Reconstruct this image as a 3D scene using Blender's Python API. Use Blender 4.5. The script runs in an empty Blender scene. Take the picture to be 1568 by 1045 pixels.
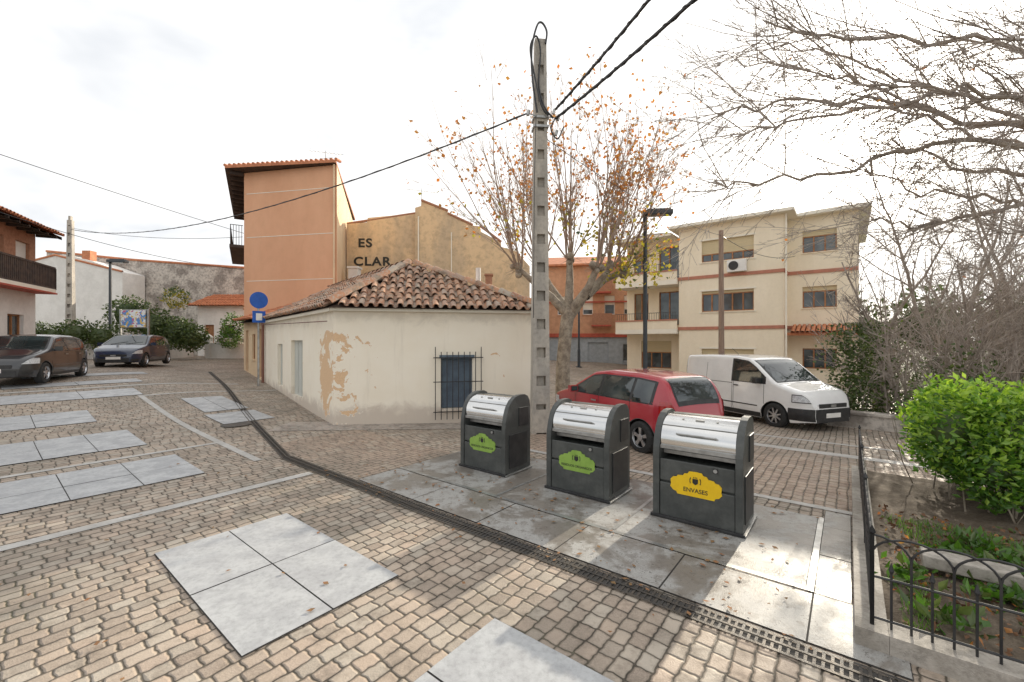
import bpy, math, random
from mathutils import Vector, Matrix, noise
R=random.Random(11)
sc=bpy.context.scene
# ---------------------------------------------------------------- frames
AX,AY=-.785,.62      # street axis A
BX,BY=.62,.785       # cross axis B
def PQ(p,q): return (p*AX+q*BX, p*AY+q*BY)
def pq(x,y): return (x*AX+y*AY, x*BX+y*BY)
def lin(pts,x):
    if x<=pts[0][0]: return pts[0][1]
    for (a,b),(c,d) in zip(pts,pts[1:]):
        if x<=c: return b+(d-b)*(x-a)/(c-a)
    return pts[-1][1]
def prof(pts,w=.06):
    return lambda x: sum(lin(pts,x+k*w/4) for k in range(-4,5))/9
fP=prof([(5,0),(9,.05),(12,.15),(15,.27),(18,.42),(24,.6),(30,.75),(40,.95),(80,1.3)],2.5)
gQ=prof([(6.5,0),(9,-.07),(13,-.25),(20,-.35),(60,-.4)],2.5)
def ss(t): t=max(0,min(1,t)); return t*t*(3-2*t)
def gz(x,y):
    p,q=pq(x,y)
    return fP(p)+gQ(q)*ss((16-p)/8)+.25*ss((7-q)/3.5)*ss((p-11)/7)
# ---------------------------------------------------------------- mesh builder
class MB:
    def __init__(s): s.v=[];s.f=[];s.m=[]
    def face(s,pts,mi=0):
        n=len(s.v); s.v+= [tuple(p) for p in pts]; s.f.append(tuple(range(n,n+len(pts)))); s.m.append(mi)
    def box(s,c,d,rz=0,mi=0,M=None):
        n=len(s.v); ca,sa=math.cos(rz),math.sin(rz)
        for z in(-.5,.5):
            for x,y in((-.5,-.5),(.5,-.5),(.5,.5),(-.5,.5)):
                X,Y,Z=x*d[0],y*d[1],z*d[2]
                if M: 
                    w=M@Vector((X,Y,Z)); X,Y,Z=w
                else: X,Y=X*ca-Y*sa,X*sa+Y*ca
                s.v.append((c[0]+X,c[1]+Y,c[2]+Z))
        for f in((0,3,2,1),(4,5,6,7),(0,1,5,4),(1,2,6,5),(2,3,7,6),(3,0,4,7)):
            s.f.append(tuple(n+i for i in f)); s.m.append(mi)
    def prism(s,poly,z0,z1,mi=0):
        n=len(poly)
        a=0
        for i in range(n):
            x0,y0=poly[i][:2];x1,y1=poly[(i+1)%n][:2]; a+=x0*y1-x1*y0
        if a<0: poly=poly[::-1]
        s.face([(x,y,z1) for x,y in poly],mi); s.face([(x,y,z0) for x,y in poly[::-1]],mi)
        for i in range(n):
            x0,y0=poly[i];x1,y1=poly[(i+1)%n]
            s.face([(x0,y0,z0),(x1,y1,z0),(x1,y1,z1),(x0,y0,z1)],mi)
    def tube(s,pts,rad,n=6,mi=0,cap=False):
        pts=[Vector(p) for p in pts]
        if not hasattr(rad,'__len__'): rad=[rad]*len(pts)
        t=(pts[1]-pts[0]).normalized()
        u=t.orthogonal().normalized(); base=len(s.v)
        for i,p in enumerate(pts):
            t=(pts[min(i+1,len(pts)-1)]-pts[max(i-1,0)])
            if t.length<1e-6: t=Vector((0,0,1))
            t.normalize(); u=(u-t*u.dot(t)); 
            if u.length<1e-5: u=t.orthogonal()
            u.normalize(); w=t.cross(u)
            for k in range(n):
                a=2*math.pi*k/n; q=p+(u*math.cos(a)+w*math.sin(a))*rad[i]
                s.v.append((q.x,q.y,q.z))
        for i in range(len(pts)-1):
            for k in range(n):
                a=base+i*n+k;b=base+i*n+(k+1)%n
                s.f.append((a,b,b+n,a+n)); s.m.append(mi)
        if cap:
            s.f.append(tuple(base+k for k in range(n))[::-1]); s.m.append(mi)
            e=base+(len(pts)-1)*n; s.f.append(tuple(e+k for k in range(n))); s.m.append(mi)
    def grid(s,fn,nu,nv,mi=0,flip=False):
        b=len(s.v)
        for i in range(nu+1):
            for j in range(nv+1): s.v.append(tuple(fn(i/nu,j/nv)))
        for i in range(nu):
            for j in range(nv):
                a=b+i*(nv+1)+j; q=(a,a+nv+1,a+nv+2,a+1)
                s.f.append(q[::-1] if flip else q); s.m.append(mi)
    def leaf(s,p,L,W,mi=0,up=.3):
        d=Vector((R.gauss(0,1),R.gauss(0,1),R.gauss(0,.6)+up)).normalized()
        w=d.cross(Vector((R.gauss(0,1),R.gauss(0,1),R.gauss(0,1)))).normalized(); nn=d.cross(w)
        p=Vector(p); n=len(s.v)
        for q in(p,p+d*L*.5+w*W*.5+nn*W*.15,p+d*L,p+d*L*.5-w*W*.5+nn*W*.15): s.v.append(tuple(q))
        s.f+=[(n,n+1,n+2),(n,n+2,n+3)]; s.m+=[mi,mi]
    def obj(s,name,mats,parent=None,smooth=False,world=True,bevel=0):
        me=bpy.data.meshes.new(name); me.from_pydata(s.v,[],s.f)
        for m in mats: me.materials.append(m)
        me.polygons.foreach_set('material_index',s.m)
        if smooth: me.polygons.foreach_set('use_smooth',[True]*len(s.f))
        me.update(); o=bpy.data.objects.new(name,me); sc.collection.objects.link(o)
        if parent:
            o.parent=parent
            if world: o.matrix_parent_inverse=parent.matrix_basis.inverted()
        if bevel:
            b=o.modifiers.new('b','BEVEL'); b.width=bevel; b.segments=2; b.limit_method='ANGLE'
        return o
def empty(name,loc=(0,0,0),rz=0):
    o=bpy.data.objects.new(name,None); o.location=loc; o.rotation_euler=(0,0,rz); o.empty_display_size=.3
    sc.collection.objects.link(o); return o
# ---------------------------------------------------------------- materials
class NT:
    def __init__(s,nt): s.nt=nt
    def n(s,t,**kw):
        nd=s.nt.nodes.new(t)
        for k,v in kw.items():
            if k.startswith('_'): setattr(nd,k[1:],v)
        return nd
    def inp(s,sock,v):
        if hasattr(v,'is_linked') or isinstance(v,bpy.types.NodeSocket): s.nt.links.new(v,sock)
        else: sock.default_value=v
    def m(s,op,a,b=None,c=None,clamp=False):
        nd=s.nt.nodes.new('ShaderNodeMath'); nd.operation=op; nd.use_clamp=clamp
        s.inp(nd.inputs[0],a)
        if b is not None: s.inp(nd.inputs[1],b)
        if c is not None: s.inp(nd.inputs[2],c)
        return nd.outputs[0]
    def dot(s,a,v):
        nd=s.nt.nodes.new('ShaderNodeVectorMath'); nd.operation='DOT_PRODUCT'; s.inp(nd.inputs[0],a); s.inp(nd.inputs[1],v); return nd.outputs['Value']
    def mix(s,f,a,b,mode='MIX'):
        nd=s.nt.nodes.new('ShaderNodeMixRGB'); nd.blend_type=mode; s.inp(nd.inputs[0],f)
        for i,x in((1,a),(2,b)):
            if isinstance(x,(tuple,list)): x=(*x[:3],1)
            s.inp(nd.inputs[i],x)
        return nd.outputs[0]
    def noise(s,vec,scale,detail=3,rough=.6,dist=0):
        nd=s.nt.nodes.new('ShaderNodeTexNoise'); s.inp(nd.inputs['Vector'],vec); nd.inputs['Scale'].default_value=scale
        nd.inputs['Detail'].default_value=detail; nd.inputs['Roughness'].default_value=rough; nd.inputs['Distortion'].default_value=dist
        return nd.outputs['Fac'],nd.outputs['Color']
    def step(s,x,a,b,o0=0,o1=1):
        nd=s.nt.nodes.new('ShaderNodeMapRange'); nd.interpolation_type='SMOOTHSTEP'; s.inp(nd.inputs[0],x)
        for i,v in enumerate((a,b,o0,o1)): s.inp(nd.inputs[i+1],v)
        return nd.outputs[0]
    def bump(s,h,strength=.5,dist=.02):
        nd=s.nt.nodes.new('ShaderNodeBump'); nd.inputs['Strength'].default_value=strength; nd.inputs['Distance'].default_value=dist
        s.inp(nd.inputs['Height'],h); return nd.outputs[0]
def newmat(name):
    m=bpy.data.materials.new(name); m.use_nodes=True; nt=m.node_tree
    b=nt.nodes['Principled BSDF']; return m,NT(nt),b
def mat(name,c1,c2=None,scale=4,rough=.75,bump=0,bscale=60,metal=0,coat=0,spec=.5,local=False,dirt=0,lo=.35,hi=.65,stretch=None,rvar=0):
    m,T,b=newmat(name)
    c2=c2 or tuple(x*.78 for x in c1)
    if local: pos=T.n('ShaderNodeTexCoord').outputs['Object']
    else: pos=T.n('ShaderNodeNewGeometry').outputs['Position']
    if stretch:
        mp=T.n('ShaderNodeMapping'); T.inp(mp.inputs[0],pos); mp.inputs['Scale'].default_value=stretch; pos2=mp.outputs[0]
    else: pos2=pos
    f,_=T.noise(pos2,scale,4,.65)
    f=T.step(f,lo,hi)
    col=T.mix(f,c1,c2)
    if dirt:
        f2,_=T.noise(pos,scale*6,3,.7); col=T.mix(T.step(f2,.4,.75,0,dirt),col,tuple(x*.45 for x in c2))
    T.inp(b.inputs['Base Color'],col)
    b.inputs['Roughness'].default_value=rough
    if rvar: T.inp(b.inputs['Roughness'],T.step(f,0,1,rough-rvar,rough+rvar))
    b.inputs['Metallic'].default_value=metal
    b.inputs['Specular IOR Level'].default_value=spec
    b.inputs['Coat Weight'].default_value=coat; b.inputs['Coat Roughness'].default_value=.06
    if bump:
        f3,_=T.noise(pos,bscale,2,.7); T.inp(b.inputs['Normal'],T.bump(f3,bump,.01))
    return m
def glassmat(name,c=(.03,.04,.045),rough=.05):
    m,T,b=newmat(name); pos=T.n('ShaderNodeNewGeometry').outputs['Position']
    f,_=T.noise(pos,1.3,1); T.inp(b.inputs['Base Color'],T.mix(T.step(f,.4,.6),c,tuple(x*2.2 for x in c)))
    b.inputs['Roughness'].default_value=rough; b.inputs['Specular IOR Level'].default_value=.8; b.inputs['Coat Weight'].default_value=.3
    return m
def leafmat(name,c1,c2,scale=3,trans=.45):
    m,T,b=newmat(name); nt=m.node_tree
    rnd=T.n('ShaderNodeNewGeometry').outputs['Random Per Island']
    col=T.mix(rnd,c1,c2)
    df=T.n('ShaderNodeBsdfDiffuse'); T.inp(df.inputs[0],col)
    gl=T.n('ShaderNodeBsdfGlossy'); gl.inputs['Roughness'].default_value=.45
    tr=T.n('ShaderNodeBsdfTranslucent'); T.inp(tr.inputs[0],T.mix(1,col,(1.0,1.0,.6),'MULTIPLY'))
    mx=T.n('ShaderNodeMixShader'); mx.inputs[0].default_value=trans
    nt.links.new(df.outputs[0],mx.inputs[1]); nt.links.new(tr.outputs[0],mx.inputs[2])
    m2=T.n('ShaderNodeMixShader'); m2.inputs[0].default_value=.05; nt.links.new(mx.outputs[0],m2.inputs[1]); nt.links.new(gl.outputs[0],m2.inputs[2])
    nt.nodes.remove(b)
    nt.links.new(m2.outputs[0],nt.nodes['Material Output'].inputs[0]); return m
def settmat(name,cols,mortar,w=.15,h=.115,gap=.007,irr=.015):
    m,T,b=newmat(name); pos=T.n('ShaderNodeNewGeometry').outputs['Position']
    _,nc=T.noise(pos,2.2,1)
    _,nc2=T.noise(pos,20,0)
    ma=T.n('ShaderNodeVectorMath',_operation='MULTIPLY_ADD'); T.inp(ma.inputs[0],nc); ma.inputs[1].default_value=(irr*3.5,)*3; T.inp(ma.inputs[2],pos)
    mb_=T.n('ShaderNodeVectorMath',_operation='MULTIPLY_ADD'); T.inp(mb_.inputs[0],nc2); mb_.inputs[1].default_value=(irr*1.3,)*3; T.inp(mb_.inputs[2],ma.outputs[0])
    P=mb_.outputs[0]
    p=T.dot(P,(AX,AY,0)); q=T.dot(P,(BX,BY,0))
    v=T.m('DIVIDE',p,h); row=T.m('FLOOR',v); fv=T.m('SUBTRACT',v,row)
    wn=T.n('ShaderNodeTexWhiteNoise',_noise_dimensions='1D'); T.inp(wn.inputs['W'],row)
    u=T.m('ADD',T.m('DIVIDE',q,w),T.m('MULTIPLY',wn.outputs[0],7.3)); col_=T.m('FLOOR',u)
    fu=T.m('SUBTRACT',u,col_)
    du=T.m('MULTIPLY',T.m('SUBTRACT',.5,T.m('ABSOLUTE',T.m('SUBTRACT',fu,.5))),w)
    dv=T.m('MULTIPLY',T.m('SUBTRACT',.5,T.m('ABSOLUTE',T.m('SUBTRACT',fv,.5))),h)
    k=.018
    a=T.m('MAXIMUM',T.m('SUBTRACT',k,du),0.); c=T.m('MAXIMUM',T.m('SUBTRACT',k,dv),0.)
    d=T.m('SUBTRACT',k,T.m('SQRT',T.m('ADD',T.m('MULTIPLY',a,a),T.m('MULTIPLY',c,c))))
    stone=T.step(d,gap*.4,gap*1.3)
    cx=T.n('ShaderNodeCombineXYZ'); T.inp(cx.inputs[0],row); T.inp(cx.inputs[1],col_)
    w3=T.n('ShaderNodeTexWhiteNoise',_noise_dimensions='3D'); T.inp(w3.inputs[0],cx.outputs[0])
    cr=T.n('ShaderNodeValToRGB'); e=cr.color_ramp.elements
    e[0].color=(*cols[0],1); e[1].color=(*cols[-1],1)
    for i,cc in enumerate(cols[1:-1]): 
        x=e.new((i+1)/(len(cols)-1)); x.color=(*cc,1)
    T.inp(cr.inputs[0],w3.outputs[0])
    fine,_=T.noise(pos,75,2,.8); big,_=T.noise(pos,.55,4,.65); mid,_=T.noise(pos,5,4,.75)
    c1=T.mix(T.step(fine,.3,.7,0,.45),cr.outputs[0],tuple(x*1.45 for x in cols[1]))
    c1=T.mix(T.step(mid,.45,.72,0,.55),c1,tuple(x*.42 for x in cols[1]))
    c1=T.mix(T.step(big,.42,.64,0,.5),c1,(.19,.165,.135))
    mcol=T.mix(T.step(mid,.4,.6),mortar,tuple(x*.5 for x in mortar))
    mcol=T.mix(T.step(big,.5,.65,0,.6),mcol,(.07,.07,.035))
    T.inp(b.inputs['Base Color'],T.mix(stone,mcol,c1))
    hgt=T.m('ADD',T.m('ADD',T.step(d,0,k),T.m('MULTIPLY',fine,.35)),T.m('MULTIPLY',w3.outputs[0],.4))
    T.inp(b.inputs['Normal'],T.bump(hgt,.9,.013))
    T.inp(b.inputs['Roughness'],T.step(mid,.3,.7,.5,.8)); b.inputs['Specular IOR Level'].default_value=.4
    return m
M={}
M['sett']=settmat('stone_setts',[(.25,.20,.16),(.36,.295,.235),(.43,.335,.26),(.44,.395,.33),(.30,.26,.215),(.42,.325,.255)],(.12,.10,.075))
M['sett_red']=settmat('reddish_setts',[(.29,.22,.175),(.39,.295,.225),(.37,.275,.21),(.41,.345,.275)],(.21,.18,.14))
M['sett_light']=settmat('light_setts',[(.30,.25,.21),(.38,.33,.29),(.36,.29,.25),(.43,.38,.33)],(.46,.43,.38),.17,.13,.012)
M['slab']=mat('granite_slab',(.46,.47,.475),(.375,.38,.39),4,.5,.25,160,dirt=.35,spec=.4,rvar=.12)
def stainmat():
    m,T,b=newmat('stained_granite'); pos=T.n('ShaderNodeNewGeometry').outputs['Position']
    f,_=T.noise(pos,1.3,5,.7,.5); g,_=T.noise(pos,7,4,.75); h,_=T.noise(pos,120,1); k,_=T.noise(pos,30,2,.7)
    c=T.mix(T.step(h,.3,.7),(.38,.37,.35),(.29,.285,.27))
    c=T.mix(T.step(f,.44,.56,0,.72),c,(.15,.125,.10))
    c=T.mix(T.step(g,.50,.64,0,.6),c,(.16,.14,.12))
    c=T.mix(T.step(k,.62,.7,0,.7),c,(.08,.07,.06))
    T.inp(b.inputs['Base Color'],c); T.inp(b.inputs['Roughness'],T.step(f,.42,.62,.55,.3))
    T.inp(b.inputs['Normal'],T.bump(T.m('ADD',h,g),.25,.006)); return m
M['slab_dark']=stainmat()
M['joint']=mat('dark_joint',(.06,.055,.05),rough=.9)
M['strip']=mat('granite_strip',(.5,.485,.46),(.4,.385,.36),3,.6,.2,100,dirt=.3)
M['iron']=mat('cast_iron',(.05,.048,.046),(.09,.075,.06),12,.5,.2,80,metal=.4)
M['steel']=mat('polished_stainless',(.70,.70,.69),(.66,.66,.65),2,.17,metal=1,local=True)
M['steel2']=mat('steel_frame',(.45,.45,.44),(.3,.3,.29),6,.4,metal=.7)
M['binbody']=mat('bin_dark_grey_metal',(.055,.06,.058),(.09,.094,.088),3,.45,.12,120,local=True,dirt=.4,rvar=.1)
M['black']=mat('black_paint',(.02,.02,.022),(.035,.035,.035),8,.45)
M['rubber']=mat('tyre_rubber',(.018,.018,.018),(.03,.03,.03),20,.8)
M['yellow']=mat('yellow_enamel',(.86,.56,.01),(.8,.5,.01),9,.4)
M['green']=mat('green_enamel',(.27,.43,.08),(.22,.36,.06),9,.45)
M['textdk']=mat('dark_lettering',(.03,.03,.025),rough=.6)
M['soil']=mat('soil',(.085,.062,.042),(.16,.125,.09),9,.95,.9,40,dirt=.7)
M['kerb']=mat('granite_kerb',(.46,.42,.37),(.29,.26,.22),2.5,.75,.5,70,dirt=.55)
M['concrete']=mat('weathered_concrete',(.54,.49,.42),(.38,.35,.31),2.2,.85,.5,60,dirt=.35,stretch=(1,1,.4))
M['bark']=mat('plane_bark',(.42,.36,.28),(.22,.18,.14),5,.9,.8,25,dirt=.4)
M['twig']=mat('twig_bark',(.42,.32,.25),(.28,.2,.15),3,.85)
M['twig_grey']=mat('hazed_grey_twig_bark',(.44,.38,.33),(.27,.23,.20),3,.85)  # grey bark, lightened to put backlit glare and haze into its colour
M['leaf_or']=leafmat('orange_autumn_leaf',(.62,.20,.05),(.45,.24,.07),2,.5)
M['leaf_ye']=leafmat('yellow_leaf',(.58,.44,.06),(.34,.33,.05),2,.5)
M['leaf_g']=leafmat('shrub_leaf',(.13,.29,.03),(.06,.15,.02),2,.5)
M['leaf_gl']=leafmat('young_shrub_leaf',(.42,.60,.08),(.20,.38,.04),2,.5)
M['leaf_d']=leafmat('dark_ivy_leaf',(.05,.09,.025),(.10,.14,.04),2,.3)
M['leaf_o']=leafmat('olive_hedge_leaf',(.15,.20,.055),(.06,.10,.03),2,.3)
M['grass']=leafmat('grass_blade',(.17,.32,.05),(.10,.2,.04),2,.4)
M['glass']=glassmat('window_glass')
M['glass_car']=glassmat('car_glass',(.02,.026,.026),.03)
M['wood']=mat('varnished_wood',(.40,.18,.07),(.27,.11,.04),5,.5)
M['shutter']=mat('roller_shutter',(.64,.53,.33),(.56,.47,.29),3,.6,stretch=(1,1,20))
M['white']=mat('white_plaster',(.84,.82,.78),(.74,.72,.68),1.5,.85,.2,40,dirt=.1)
M['cream']=mat('cream_render',(.88,.78,.61),(.83,.73,.56),1.2,.85,.15,50,dirt=.08,stretch=(1,1,.3))
M['creamlt']=mat('light_cream_render',(.86,.81,.69),(.8,.75,.64),1,.85)
M['brown']=mat('brown_band',(.50,.21,.14),(.42,.18,.12),4,.8)
M['orange']=mat('orange_render',(.76,.43,.26),(.70,.38,.225),.5,.85,.2,90,dirt=.08,stretch=(1,1,.35))
M['orange_lt']=mat('pale_orange_render',(.80,.61,.39),(.72,.53,.34),.8,.85,.2,60,dirt=.1)
M['ochre']=mat('weathered_ochre_render',(.76,.55,.33),(.58,.44,.29),.6,.9,.4,30,dirt=.4,stretch=(1,1,.35),lo=.4,hi=.62)
M['brick']=mat('orange_brick',(.64,.35,.21),(.54,.29,.17),3,.85,.3,80,dirt=.2)
M['brick2']=mat('red_brick',(.46,.23,.14),(.36,.17,.1),8,.85,.3,80,dirt=.3)
M['oldwall']=mat('old_party_wall',(.60,.55,.49),(.30,.265,.235),1.1,.95,.8,14,dirt=.75,lo=.42,hi=.62)
M['soffit']=mat('dark_timber',(.09,.06,.045),(.05,.035,.03),4,.8)
M['greypaint']=mat('grey_green_door',(.56,.57,.52),(.48,.49,.45),3,.7,stretch=(8,8,.5))
M['bluegrey']=mat('dark_blue_grey_slat',(.12,.165,.21),(.09,.12,.16),rough=.6)
M['shopfront']=mat('grey_shopfront',(.42,.46,.5),(.33,.37,.4),rough=.8)
M['redtrim']=mat('red_trim',(.5,.1,.06),rough=.7)
M['pipe']=mat('brown_pipe',(.22,.1,.07),rough=.6)
M['signblue']=mat('blue_sign',(.02,.12,.5),rough=.4)
M['dirtbrown']=mat('brown_dead_leaf',(.2,.1,.05),(.13,.07,.04),6,.9)
def tilemat():
    m,T,b=newmat('old_clay_tile'); pos=T.n('ShaderNodeNewGeometry').outputs['Position']
    rnd=T.n('ShaderNodeNewGeometry').outputs['Random Per Island']
    cr=T.n('ShaderNodeValToRGB'); e=cr.color_ramp.elements
    e[0].color=(.32,.15,.09,1); e[1].color=(.42,.35,.28,1)
    for p_,c in((.25,(.46,.23,.13,1)),(.5,(.55,.31,.19,1)),(.75,(.36,.22,.16,1))):
        x=e.new(p_); x.color=c
    T.inp(cr.inputs[0],rnd)
    f,_=T.noise(pos,2.2,4,.7); g,_=T.noise(pos,16,4,.7)
    c=T.mix(T.step(g,.45,.65,0,.75),cr.outputs[0],(.40,.37,.31))
    c=T.mix(T.step(f,.5,.66,0,.65),c,(.15,.14,.11))
    T.inp(b.inputs['Base Color'],c); b.inputs['Roughness'].default_value=.9
    T.inp(b.inputs['Normal'],T.bump(g,.4,.01)); return m
M['tile']=tilemat()
M['tile_new']=mat('new_clay_tile',(.62,.25,.12),(.48,.18,.09),3,.8,.3,30,dirt=.3)
def housewall():
    m,T,b=newmat('peeling_cream_plaster'); pos=T.n('ShaderNodeNewGeometry').outputs['Position']
    sx=T.n('ShaderNodeSeparateXYZ'); T.inp(sx.inputs[0],pos); z=sx.outputs[2]
    f,_=T.noise(pos,.9,4,.6); g,_=T.noise(pos,2.3,5,.65,.6); h,_=T.noise(pos,40,3,.7)
    mp=T.n('ShaderNodeMapping'); T.inp(mp.inputs[0],pos); mp.inputs['Scale'].default_value=(3,3,.25); st,_=T.noise(mp.outputs[0],1.6,4,.7)
    c=T.mix(T.step(f,.35,.65),(.89,.82,.69),(.86,.78,.64))
    c=T.mix(T.step(st,.55,.8,0,.4),c,(.66,.59,.48))
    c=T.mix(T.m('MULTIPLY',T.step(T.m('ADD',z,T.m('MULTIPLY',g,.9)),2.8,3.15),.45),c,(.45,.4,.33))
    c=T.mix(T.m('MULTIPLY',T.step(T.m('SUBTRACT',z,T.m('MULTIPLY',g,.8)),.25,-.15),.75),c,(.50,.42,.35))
    vd=T.n('ShaderNodeVectorMath',_operation='SUBTRACT'); T.inp(vd.inputs[0],pos); vd.inputs[1].default_value=(-4.45,10.1,1.15)
    vm=T.n('ShaderNodeVectorMath',_operation='MULTIPLY'); T.inp(vm.inputs[0],vd.outputs[0]); vm.inputs[1].default_value=(1,1,.75)
    ln=T.n('ShaderNodeVectorMath',_operation='LENGTH'); T.inp(ln.inputs[0],vm.outputs[0])
    reg=T.step(ln.outputs['Value'],1.6,.15,0,.28)
    pk=T.m('ADD',g,reg)
    peel=T.step(pk,.70,.708)
    edge=T.step(pk,.68,.70)
    c=T.mix(edge,c,(.9,.85,.74)); c=T.mix(peel,c,T.mix(T.step(h,.3,.7),(.76,.53,.32),(.66,.45,.28)))
    T.inp(b.inputs['Base Color'],c); b.inputs['Roughness'].default_value=.9
    hh=T.m('SUBTRACT',T.m('ADD',T.m('MULTIPLY',h,.25),T.m('MULTIPLY',g,.8)),T.m('MULTIPLY',peel,.5))
    T.inp(b.inputs['Normal'],T.bump(hh,.5,.012)); return m
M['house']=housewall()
def paint(name,c): return mat(name,c,tuple(x*.92 for x in c),2,.35,coat=1,local=True)
# ---------------------------------------------------------------- ground
mb=MB()
def axis(lo,hi,fl,fh,st):
    a=[];x=fl
    while x<=fh+1e-6: a.append(x); x+=st
    s=st;x=fl
    L=[]
    while x>lo: s*=1.5; x-=s; L.append(x)
    s=st;x=a[-1]
    H=[]
    while x<hi: s*=1.5; x+=s; H.append(x)
    return L[::-1]+a+H
xs=axis(-500,500,-42,24,.5); ys=axis(-300,700,-6,44,.5)
for y in ys:
    for x in xs: mb.v.append((x,y,gz(x,y)-.02))
n=len(xs)
for j in range(len(ys)-1):
    for i in range(n-1):
        mb.f.append((j*n+i,j*n+i+1,(j+1)*n+i+1,(j+1)*n+i)); mb.m.append(0)
mb.obj('ground',[mat('ground_earth',(.2,.18,.14),(.14,.15,.09),.4,.95,.4,8)],smooth=True)
def drape(mb,fn,nu,nv,off,mi=0):
    def g(u,v):
        x,y=fn(u,v); return (x,y,gz(x,y)+off)
    mb.grid(g,nu,nv,mi,flip=False)
mb=MB()
drape(mb,lambda u,v:(-40+60*u,-5+47*v),150,120,0.0)
mb.obj('paved_street',[M['sett']],smooth=True)
def sheet(name,rects,off,m,st=.4):
    mb=MB()
    for (p0,p1,q0,q1) in rects:
        nu=max(1,int((p1-p0)/st+.5)); nv=max(1,int((q1-q0)/st+.5))
        drape(mb,lambda u,v:PQ(p1+(p0-p1)*u,q0+(q1-q0)*v),nu,nv,off)
    return mb.obj(name,[m])
def slabs(name,groups,m,base=.006):
    mb=MB(); mj=MB()
    for pc,qc in groups:
        nu=max(1,int((pc[-1]-pc[0])/.4)); nv=max(1,int((qc[-1]-qc[0])/.4))
        drape(mj,lambda u,v:PQ(pc[-1]+(pc[0]-pc[-1])*u,qc[0]+(qc[-1]-qc[0])*v),nu,nv,base)
        for a,b in zip(pc,pc[1:]):
            for c,d in zip(qc,qc[1:]):
                g=.006; h=R.uniform(.004,.008)
                drape(mb,lambda u,v:PQ(b-g+(a-b+2*g)*u,c+g+(d-c-2*g)*v),max(1,int((b-a)/.4)),max(1,int((d-c)/.4)),base+h)
    o=mb.obj(name,[m]); j=mj.obj(name+'_joints',[M['joint']],o); return o
slabs('granite_crossing_slabs',[
  ([3.0,4.03,5.08],[1.05,1.66,2.25]),([-.05,1.0,2.0],[1.1,1.7,2.33]),
  ([7.5,8.2,9.0],[-1.0,-.1,.75,1.45,2.15]),([10.1,10.9,11.75],[.05,.7,1.35,2.0]),
  ([12.9,13.5,14.2],[-1.4,0,.8,1.7]),([12.6,13.6,14.6],[3.6,4.1,4.6]),([15.6,16.8],[-1.0,.4,1.8,3.0]),
  ([18.2,19.2],[.5,2,3.5]),([21,22],[1,2.5,4.2]),([11.0,12.3],[3.5,4.6]),
  ([-2.6,-1.0],[1.1,1.7,2.3])],M['slab'])
sheet('granite_line_strips',[(6.25,6.4,-4,3.15),(7.6,15.4,2.85,2.97),(15.4,15.52,2.85,6.5),(6.4,6.5,-4,-3.9)],.007,M['strip'])
sheet('granite_line_strips',[(9.3,9.42,-4,2.85),(17.3,17.5,-3,6),(-6,5.6,6.3,6.42),(-6,4,9.8,10.1),(-5,4,11.2,11.35)],.007,M['strip'])
sheet('reddish_paving',[(.3,5.4,6.42,9.8),(-6,.3,6.42,9.8),(5.55,8.5,3.45,5.3)],.004,M['sett_red'])
C0=(-4.1,9.8); DC=(-.63,.775); C1=(.5,10.8)
mb=MB(); drape(mb,lambda u,v:(-5.2+5.9*u,9.05+1.1*u-.25*u+ .95*v+.1*u),14,3,.008); mb.obj('cobble_apron',[M['sett_light']])
slabs('bin_platform_paving',[([ -.3,.22,1.2,2.2,3.2,4.3,5.5],[3.42,4.12])],M['slab_dark'])
slabs('bin_platform_cover',[([.27,1.95,3.55,5.5],[4.18,5.95])],M['slab_dark'])
slabs('planter_edge_paving',[([-.02,.22],[4.12,4.9,5.7,6.25])],M['slab_dark'])
sheet('platform_steel_frame',[(.22,5.5,4.12,4.18),(.22,.27,4.18,5.95),(1.93,1.97,4.19,5.95),(3.53,3.57,4.19,5.95)],.018,M['steel2'])
def drain():
    mb=MB()
    path=[PQ(-4,3.29),PQ(7.45,3.29)]
    x,y=path[-1]; path.append((x+DC[0]*16,y+DC[1]*16))
    for seg,(a,b) in enumerate(zip(path,path[1:])):
        a=Vector(a);b=Vector(b);d=(b-a);L=d.length;d.normalize();nn=Vector((-d.y,d.x))
        w=.15 if seg==0 else .10
        drape(mb,lambda u,v:tuple(a+d*L*u+nn*(w*(.5-v))),int(L/.3),1,.006,0)
        for s_ in(-1,1):
            c=a+nn*s_*(w/2+.012)
            drape(mb,lambda u,v:tuple(c+d*L*u+nn*(.022*(.5-v))),int(L/.3),1,.014,1)
        k=int(L/.045)
        for i in range(k):
            c=a+d*((i+.5)*L/k); z=gz(c.x,c.y)
            mb.box((c.x,c.y,z+.009),(.018,w,.008),math.atan2(d.y,d.x),1)
        drape(mb,lambda u,v:tuple(a+d*L*u+nn*(.02*(.5-v))),int(L/.3),1,.0165,1)
    mb.obj('drainage_channel',[M['joint'],M['iron']])
drain()
mb=MB()
for (x,y,r_) in((-6.2,9.6,.3),(3.2,9.2,.32)):
    z=gz(x,y)+.012; mb.face([(x+r_*math.cos(k*math.pi/14),y+r_*math.sin(k*math.pi/14),z) for k in range(28)],0)
mb.obj('manhole_cover',[M['iron']])
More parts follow.
